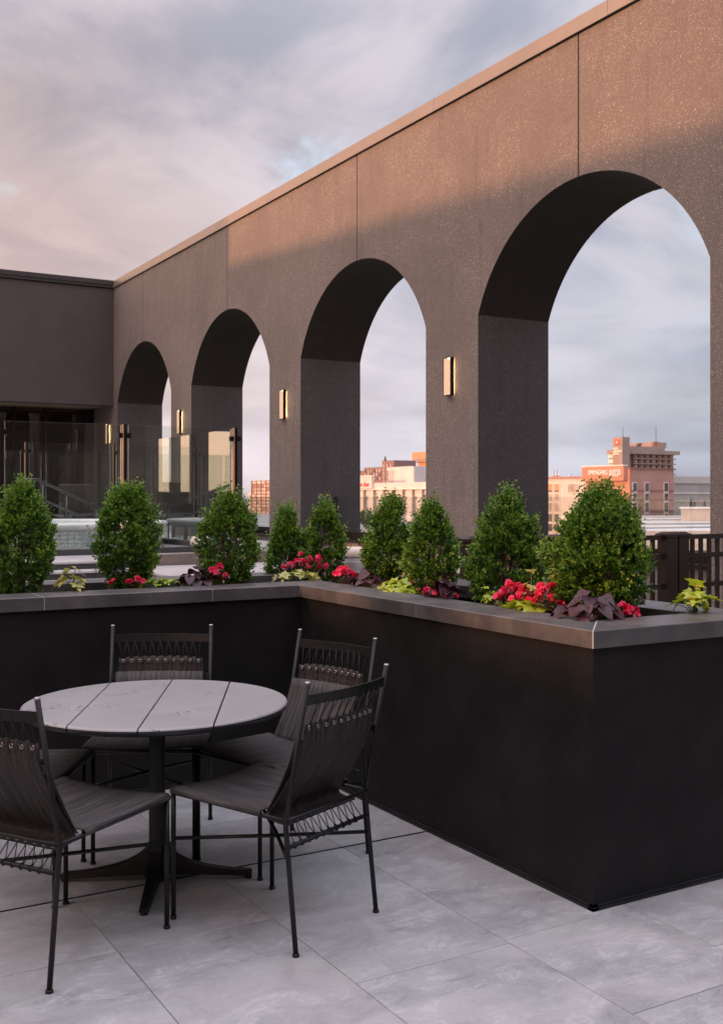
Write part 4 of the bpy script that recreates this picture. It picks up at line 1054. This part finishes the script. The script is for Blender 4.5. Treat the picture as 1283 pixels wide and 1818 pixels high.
t2.scale = ((runY(hx-1,0,1081)-ty1)/(t2.dimensions.x or 1), 1.0, 1)
for px_ in (1125.5, 1147, 1181):
    for k in range(5):
        for (pa, pb) in ((858, 873), (876.5, 891), (893.5, 907.5), (911, 925), (929, 943)):
            pass
    xa, xb = runX(hy, px_-3.2), runX(hy, px_+3.2); dw = depth((xa+xb)/2, hy)
    for (pa, pb) in ((857.5, 872.5), (876, 889), (892, 909), (913, 927)):
        fr = MB().box(xa-.10, xb+.10, hy-.08, hy-.01, zat(pb+1.5, dw), zat(pa-1.2, dw)).build('window', C_wht if True else C_win, H)
        MB().box(xa, xb, hy-.12, hy-.081, zat(pb, dw), zat(pa, dw)).build('pane', C_win, fr)
for (pa, pb) in ((869.5, 873.5), (885, 889), (906, 910)):
    prev = runX(hy, 1119)
    for nx_ in (1142.5, 1176.5, 1194.5):
        a_ = prev; b_ = runX(hy, nx_); MB().box(a_, b_, hy-.05, hy-.003, zat(pb, D0+3), zat(pa, D0+3)).build('brick_band', C_band, H)
        prev = runX(hy, nx_ + 9)
for px_ in (1129, 1134): pass
# cream wing of the hotel
hc = hx + .8; yC0, yC1 = runY(hc, 0, 1041), runY(hc, 0, 955); d_ = depth(hc, (yC0+yC1)/2)
G = house('cream_hotel_wing', 'cream window wing left of the salmon hotel, antennas on its roof')
MB().box(hc, hc+9, yA+.1, yC1, -22, zat(849, d_)).build('wall', C_cr, G)
MB().box(hc-.3, hc-.01, yA+.1, yC1, zat(849, d_)-.05, zat(849, d_)+.25).build('cornice', C_pk, G)
for (a_, b_) in ((973, 983), (983.7, 995)):
    for i, (pa, pb) in enumerate(((859, 873.5), (877, 889), (893, 908.5), (912.5, 926), (930, 943))):
        y0_, y1_ = runY(hc, 0, b_ - 2.5), runY(hc, 0, a_ + .5)
        dw = depth(hc, y0_); fr = MB().box(hc-.10, hc-.01, y0_-.15, y1_+.15, zat(pb+1, dw), zat(pa-.8, dw)).build('window', C_wht, G)
        if i == 0:
            MB().box(hc-.14, hc-.101, y0_, y1_, zat(pb-3, dw), zat(pa, dw)).build('blind', C_oru, fr); MB().box(hc-.14, hc-.101, y0_, y1_, zat(pb, dw), zat(pb-3, dw)-.01).build('pane', C_win, fr)
        else: MB().box(hc-.14, hc-.101, y0_, y1_, zat(pb, dw), zat(pa, dw)).build('pane', C_winl if i < 3 else C_win, fr)
for (a_, b_) in ((1008.5, 1016), (1017, 1026)):
    y0_, y1_ = runY(hc, 0, b_), runY(hc, 0, a_); dw = depth(hc, y0_)
    fr = MB().box(hc-.10, hc-.01, y0_-.1, y1_+.1, zat(875, dw), zat(858, dw)).build('window', C_wht, G); MB().box(hc-.14, hc-.101, y0_, y1_, zat(874, dw), zat(859, dw)).build('blind', C_winl, fr)
zr = zat(849, d_) + .2
for k, (px_, h_) in enumerate(((980.5, .8), (983, 1.4), (985, 1.0), (988.5, 1.5), (991, .9), (993, .6), (1010, .7), (1013, .8))):
    yy = runY(hc+2, 0, px_); ba = zr - .2
    MB().tube([(hc+2, yy, ba), (hc+2, yy, ba+h_)], .07, 6).box(hc+1.8, hc+2.2, yy-.35, yy+.35, ba, ba+.35*h_).build('roof_antenna', C_tan if k % 2 else C_wht, G)
# grey block right
D1 = 190; q = house('grey_retail_block', 'flat grey block to the right of the salmon hotel')
gx0, gy0 = corner(1194, D1); gx1 = runX(gy0, 1330)
zt_ = zat(847.5, D1)
MB().box(gx0, gx1, gy0, gy0+25, -22, zt_).build('wall', C_gr, q)
MB().box(gx0-.1, gx1, gy0-.2, gy0-.01, zat(858, D1), zt_+.2).build('parapet', C_gr2, q)
for pa, pb in ((874.5, 876.5), (889, 890.5)): MB().box(gx0, gx1, gy0-.12, gy0-.01, zat(pb, D1), zat(pa, D1)).build('trim_band', C_wht, q)
for px_ in (1224, 1230, 1248):
    xa = runX(gy0, px_); MB().box(xa, xa+.5, gy0-.08, gy0-.01, zat(903, D1), zat(888, D1)).build('louvre', C_ds, q)
# concrete tower
D2 = 255; T_ = house('concrete_tower', 'tan concrete tower with balconies and a red emblem behind the salmon hotel')
tx, ty_ = corner(1104, D2); tyl = runY(tx, 0, 1087); txr = runX(ty_, 1117)
MB().box(tx, txr, ty_, tyl, -22, zat(775.5, D2)).build('stair_shaft', C_tan, T_)
bx0, by0 = txr, ty_ + 3; bx1 = runX(by0, 1193)
ymb = runY(tx+1.5, 0, 1080.5)
MB().box(tx+1.5, bx1, by0, ymb, -22, zat(799, D2)).build('main_block', C_tan, T_)
MB().box(tx+.5, runX(by0, 1198), by0-1.5, runY(tx+.5, 0, 1076.5), zat(804.5, D2), zat(797.5, D2)).build('roof_slab', C_tan, T_)
MB().box(txr+.05, runX(by0, 1181), by0+1, tyl, zat(797.4, D2), zat(790, D2)).build('upper_roof', C_tan, T_)
qx0, qx1 = runX(by0+3, 1156.5), runX(by0+3, 1182)
MB().box(qx0, qx1, by0+3, by0+12, zat(790, D2)+.01, zat(780, D2)).build('penthouse', C_tan, T_)
MB().box(qx0+.01, qx0+2.4, by0+2.8, by0+2.98, zat(789, D2), zat(779, D2)).build('lit_flank', C_or, T_)  # sunlit side of the penthouse, its light put into the colour
for px_, pt in ((1105, 757), (1163.5, 755)):
    qx, qy = corner(px_, D2+4); MB().tube([(qx, qy, zat(790, D2)), (qx, qy, zat(pt, D2))], [.10, .05], 6).build('mast', C_ds, T_)
for px_ in (1130, 1135):
    qx = runX(by0+3, px_); MB().lathe([(.35,0),(.35,.5),(.6,.7),(.6,.95),(.1,1.2)], 10, c=(qx, by0+3, zat(790, D2))).build('roof_vent', C_tan, T_)
nb = 7
for i in range(nb):
    pa = 1120 + i*10.6
    for k, (ya_, yb_) in enumerate(((804.8, 811.5), (814, 820.5), (823.2, 830), (833, 840))):
        xa, xb = runX(by0, pa), runX(by0, pa+8.2)
        fr = MB().box(xa, xb, by0-.5, by0-.02, zat(yb_, D2), zat(ya_, D2)).build('window', C_band, T_)
        xm = runX(by0, pa + 3.0); MB().box(xm, runX(by0, pa+7.6), by0-.62, by0-.501, zat(yb_-1.2, D2), zat(ya_+1.0, D2)).build('pane', C_winl, fr)
        MB().box(xa-.3, xb+.3, by0-1.1, by0-.63, zat(yb_+2.2, D2), zat(yb_, D2)-.02).build('balcony', C_tan, T_)
for k, (ya_, yb_) in enumerate(((805, 811.5), (814.5, 821), (824, 830.5))):
    yy0, yy1 = tyl + .3, runY(tx+1.4, 0, 1080.5)
    MB().box(tx+1.2, tx+1.49, yy0, yy1, zat(yb_, D2), zat(ya_, D2)).build('window', C_wht, T_)
# emblem and three lines of small unreadable lettering on the shaft
em = MB(); yy1 = runY(tx, 0, 1090.5); yy0 = runY(tx, 0, 1099.5)
MB().box(tx-.12, tx-.01, yy0, yy1, zat(789.5, D2), zat(779.5, D2)).build('red_emblem', mat('red_emblem', (.55,.12,.09), .5), T_)
ym = (yy0+yy1)/2; zm = zat(784.5, D2); st_ = []
for k in range(10):
    a_ = k*math.pi/5 + math.pi/2; r_ = .42 if k % 2 == 0 else .17; st_.append((ym + r_*math.cos(a_), zm + r_*math.sin(a_)))
MB().prism(st_, tx-.2, tx-.13, 'x').build('emblem_star', C_wht, T_)
lw_ = MB(); rr = random.Random(3)
for (pz, pa, pb) in ((795.5, 1088.5, 1097), (800.5, 1088.5, 1103), (805, 1088.5, 1098)):
    p_ = pa
    while p_ < pb:
        w_ = rr.uniform(.9, 1.5); y1_ = runY(tx, 0, p_); y0_ = runY(tx, 0, min(p_+w_, pb)); hh = rr.uniform(.18, .30)
        lw_.box(tx-.1, tx-.01, y0_, y1_, zat(pz, D2)-hh, zat(pz, D2)+hh); p_ += w_ + .45
tag(lw_.build('small_lettering', C_wht, T_), kind='stuff')
# --- hotel with red script, seen through the second arch
D3 = 200; P_ = house('script_sign_hotel', 'cream pilastered hotel with a red script sign in the second arch')
sx0, sy0 = corner(790, D3); y6 = runY(sx0, 0, 600); da = depth(sx0, runY(sx0,0,700))
def Y(p): return runY(sx0, 0, p)
def Zp(py_, p): return zat(py_, depth(sx0, Y(p)))
MB().box(sx0, sx0+20, Y(790), y6, -22, Zp(868, 700)).build('wall', C_cr, P_)
MB().box(sx0-1.0, sx0-.01, Y(790), y6, Zp(868.5, 700), Zp(857, 700)).build('fascia', C_cr, P_)
MB().box(sx0-1.3, sx0-1.01, Y(790), y6, Zp(869.3, 700), Zp(867.6, 700)).build('cornice', C_wht, P_)
MB().box(sx0-1.5, sx0-1.02, Y(671), y6, Zp(867.4, 655), Zp(846.5, 655)).build('sign_panel', C_cr, P_)
MB().box(sx0-1.7, sx0-1.0, Y(673), y6, Zp(846.4, 655), Zp(844.7, 655)).build('parapet_trim', C_wht, P_)
tt = text('Hampton Inn', 'script_sign', 1.0, (sx0-1.55, Y(626), Zp(864.0, 650)), RT, C_red, P_, .05, shear=.35)
tt.scale = ((Y(626)-Y(665.5))/(tt.dimensions.x or 1), (9.2/F*da)/.73, 1)
pp_ = 624
while pp_ < 790:
    a_ = Y(pp_+8.5); b_ = Y(pp_)
    MB().box(sx0-.7, sx0-.015, a_, b_, -22, Zp(869.5, pp_)).build('pilaster', C_cr, P_)
    c_ = Y(pp_+16.2); d3 = depth(sx0, c_)
    MB().box(sx0-.1, sx0-.02, c_, a_, -18, Zp(870, pp_)).build('window_recess', C_tan, P_)
    for (pa, pb, mm) in ((870.5, 881, C_cr), (885.5, 902, C_winl), (908.5, 925, C_winl), (931, 946, C_winl)):
        if mm is C_cr: MB().box(sx0-.3, sx0-.11, Y(pp_+14.6), Y(pp_+10.6), zat(pb, d3), zat(pa, d3)).build('spandrel', mm, P_)
        else:
            fr = MB().box(sx0-.22, sx0-.105, Y(pp_+14.8), Y(pp_+10.2), zat(pb, d3), zat(pa, d3)).build('window', C_win, P_)
            MB().box(sx0-.28, sx0-.221, Y(pp_+14.2), Y(pp_+11.2), zat(pb-1, d3), zat(pa+1, d3)).build('pane', C_gr2, fr)
    pp_ += 17.3
# penthouse of that hotel
bx_ = sx0 + 6; yb0 = runY(bx_, 0, 733.5); yb1 = runY(bx_, 0, 700); dq = depth(bx_, yb0)
MB().box(bx_, runX(yb0, 790), yb0, yb1, Zp(868, 700), zat(827.5, dq)).build('penthouse', C_cr, P_)
MB().box(bx_+.1, runX(yb0, 789), yb0-.2, yb0-.01, Zp(868, 700), zat(828.5, dq)).build('shaded_flank', C_gr2, P_)  # side turned from the sun, its shade put into the colour
ya = runY(bx_, 0, 699.8); yb = runY(bx_, 0, 687)
MB().box(bx_+.5, bx_+8, ya, yb, Zp(868, 700), zat(831, dq+10)).build('louvre_core', C_tan, P_)
MB().box(bx_+.0, bx_+.49, ya, yb, zat(836.5, dq+10), zat(831, dq+10)+.1).build('louvre_head', C_cr, P_)
for k in range(4):
    c_ = runY(bx_, 0, 689 + k*3.2); MB().box(bx_+.1, bx_+.48, c_-.35, c_+.15, Zp(868, 700), zat(836.6, dq+10)).build('louvre_column', C_cr, P_)
# plum apartment tower behind
D4 = 290; q = house('plum_tower', 'plum brick tower behind the red script hotel'); ax_, ay_ = corner(699, D4)
yl = runY(ax_, 0, 646)
MB().box(ax_, ax_+14, ay_, yl, -22, zat(828, D4)).build('wall', C_pur, q)
MB().box(ax_-1, ax_+6, runY(ax_-1,0,699), runY(ax_-1,0,678), -22, zat(817.5, D4)).build('stair_tower', C_pur, q)
MB().box(ax_+3, ax_+14, yl+.01, runY(ax_+3,0,632), -22, zat(832, D4)).build('low_wing', C_pur, q)
MB().tube([(ax_, runY(ax_,0,683.5), zat(818,D4)), (ax_, runY(ax_,0,683.5), zat(808, D4))], [.5, .08], 6).build('mast', C_ds, q)
for k in range(6):
    for r2 in range(3):
        pa = 648 + k*5.1
        MB().box(ax_-.2, ax_-.01, runY(ax_,0,pa+2.6), runY(ax_,0,pa), zat(837.5+r2*7, D4), zat(832+r2*7, D4)).build('window', C_winl if (k+r2) % 3 else C_win, q)
for k in range(3):
    for r2 in range(5): MB().box(ax_-1.2, ax_-1.01, runY(ax_-1,0,683.3+k*6), runY(ax_-1,0,681+k*6), zat(829+r2*7, D4), zat(824+r2*7, D4)).build('window', C_winl, q)
# orange block
D5 = 310; q = house('orange_rooftop_block', 'bright orange sunlit block on a narrow stem right of the plum tower'); ox, oy = corner(772, D5)
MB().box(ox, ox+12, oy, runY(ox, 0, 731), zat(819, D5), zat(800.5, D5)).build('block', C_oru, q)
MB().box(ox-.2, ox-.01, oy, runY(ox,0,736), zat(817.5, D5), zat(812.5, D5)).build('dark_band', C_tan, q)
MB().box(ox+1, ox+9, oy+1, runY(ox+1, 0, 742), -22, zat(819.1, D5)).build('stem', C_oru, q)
# brick tower in the third arch
D6 = 340; q = house('gridded_brick_tower', 'tall pink brick tower with a grid of windows in the third arch'); kx, ky = corner(500, D6)
yk = runY(kx, 0, 448)
MB().box(kx, kx+18, ky, yk, -22, zat(852, D6)).build('wall', C_brk, q)
for i in range(12):
    for j in range(11):
        pa = 449 + i*4.2; rr_ = random.random()
        if pa > 498: break
        MB().box(kx-.3, kx-.01, runY(kx,0,pa+(3.2 if i%2==0 else 3.4)), runY(kx,0,pa+.3), zat(857.6+j*6.1, D6), zat(854+j*6.1, D6)).build('window', C_wht if rr_ < .22 else C_cr if rr_ < .75 else C_winl, q)
for i in range(7):
    MB().box(kx-.5, kx-.02, runY(kx,0,449.0+i*8.4), runY(kx,0,448.2+i*8.4), -20, zat(852.4, D6)).build('pier', C_band, q)
for j in range(11): MB().box(kx-.42, kx-.31, ky, yk, zat(860.0+j*6.1, D6), zat(859.2+j*6.1, D6)).build('floor_band', C_pk, q)
q = house('slim_cream_block', 'slim cream block left of the gridded brick tower'); kx2, ky2 = corner(449, 380)
MB().box(kx2, kx2+9, ky2, runY(kx2, 0, 441), -22, zat(875, 380)).build('wall', C_cr, q)
for j in range(5): MB().box(kx2-.2, kx2-.01, runY(kx2,0,445.5), runY(kx2,0,443), zat(882+j*8, 380), zat(878+j*8, 380)).build('window', C_winl, q)
# near roofs
q = house('white_low_roof', 'low building with a wide white membrane roof right of the largest boxwood')
A = [at(1000, 882, 150), at(1500, 882, 150), at(1500, 882, 79), at(1040, 882, 79)]
rz_ = -1.05
MB().prism([(p.x, p.y) for p in A], -22, rz_, 'z').build('roof', C_roof, q)
fa = [at(1040, 882, 79.2), at(1500, 882, 79.2), at(1500, 882, 78.2), at(1040, 882, 78.2)]
MB().prism([(p.x, p.y) for p in fa], -2.3, rz_+.16, 'z').build('parapet', C_cr, q)
fa = [at(1040, 882, 78.1), at(1500, 882, 78.1), at(1500, 882, 60), at(1040, 882, 60)]
MB().prism([(p.x, p.y) for p in fa], -22, -2.7, 'z').build('lower_roof', C_ds, q)
fa = [at(1208, 882, 124), at(1268, 882, 124), at(1268, 882, 116), at(1208, 882, 116)]
MB().prism([(p.x, p.y) for p in fa], rz_, zat(903, 118), 'z').build('roof_hatch', C_cr, q)
fa = [at(1205, 882, 125), at(1270, 882, 125), at(1270, 882, 115.5), at(1205, 882, 115.5)]
MB().prism([(p.x, p.y) for p in fa], zat(903, 118)+.01, zat(901, 118), 'z').build('hatch_lid', C_wht, q)
for k, dd_ in enumerate((90, 102, 121, 137)):
    a_, b_ = at(1060, 882, dd_ - 3), at(1420, 882, dd_ + 5); m_ = MB().tube([(a_.x, a_.y, rz_+.06), (b_.x, b_.y, rz_+.06)], .10, 5); m_.build('roof_seam', C_gr, q)
q = house('grey_low_roof', 'grey low roof below the gridded tower in the third arch')
fa = [at(380, 882, 300), at(800, 882, 300), at(800, 882, 120), at(400, 882, 120)]
MB().prism([(p.x, p.y) for p in fa], -22, -3.2, 'z').build('roof', C_gr, q)
fa = [at(400, 882, 120), at(800, 882, 120), at(800, 882, 119.5), at(400, 882, 119.5)]
MB().prism([(p.x, p.y) for p in fa], -5, -2.8, 'z').build('parapet', C_gr2, q)
# belt of far trees on the horizon
rg = np.random.default_rng(5); tv = MB()
for k in range(260):
    ang = rg.uniform(-.5, .5); d = rg.uniform(420, 900); p = c2w(math.sin(ang)*d, math.cos(ang)*d); rad_ = rg.uniform(6, 14); hh = rg.uniform(14, 24)
    n = 8; vs = []; fs = []
    for i in range(5):
        for j in range(n):
            r_ = rad_*math.sin(math.pi*(i+.5)/5)*rg.uniform(.75, 1.2); a = 2*math.pi*j/n; vs.append((p.x+r_*math.cos(a), p.y+r_*math.sin(a), -22+hh*(.15+.85*i/4)*rg.uniform(.93,1.05)))
    for i in range(4):
        for j in range(n): fs.append((i*n+j, i*n+(j+1)%n, (i+1)*n+(j+1)%n, (i+1)*n+j))
    fs.append(tuple(4*n+j for j in range(n))); tv.add(vs, fs, 0, True)
o = tv.build('far_trees', cm('hazy_tree_green', (.09,.115,.075), var=.4, scale=.2)); tag(o, 'hazy belt of trees on the horizon', 'trees', None, 'stuff')
# tree below the script hotel
def street_tree(lab, px_, d, ztop, wid, seed):
    rg = np.random.default_rng(seed); p = at(px_, 882, d); r_ = empty('street_tree', (p.x, p.y, -10)); tag(r_, lab, 'tree', 'trees between the roofs')
    h = ztop + 10; n = 2600
    MB().tube([(0,0,-12), (0,0,h*.45), (.2,.1,h*.85)], [.3, .2, .06], 8).build('trunk', M['bark'], r_)
    cl = rg.normal(0, 1, (26, 3)) * np.array([wid*.26, wid*.26, h*.16]) + np.array([0, 0, h*.72]); idx = rg.integers(0, 26, n)
    c = cl[idx] + rg.normal(0, wid*.09, (n, 3)); c[:, 2] = np.minimum(c[:, 2], h - rg.uniform(0, .6, n))
    d1 = rg.normal(0, 1, (n, 3)); d1 /= np.linalg.norm(d1, axis=1)[:, None]; d2 = np.cross(d1, rg.normal(0, 1, (n, 3))); d2 /= np.linalg.norm(d2, axis=1)[:, None]
    s_ = rg.uniform(.10, .2, n)[:, None]; v = np.stack([c - d1*s_, c + d2*s_*.6, c + d1*s_, c - d2*s_*.6], 1).reshape(-1, 3)
    me = bpy.data.meshes.new('crown'); me.from_pydata(v.tolist(), [], [(4*i, 4*i+1, 4*i+2, 4*i+3) for i in range(n)]); me.materials.append(M['sage']); tag(obj('crown', me, r_), kind='stuff')
street_tree('soft green tree below the red script hotel', 655, 60, .8, 3.2, 4)
street_tree('second soft green tree between two boxwoods below the hotel', 742, 66, .3, 3.6, 5)
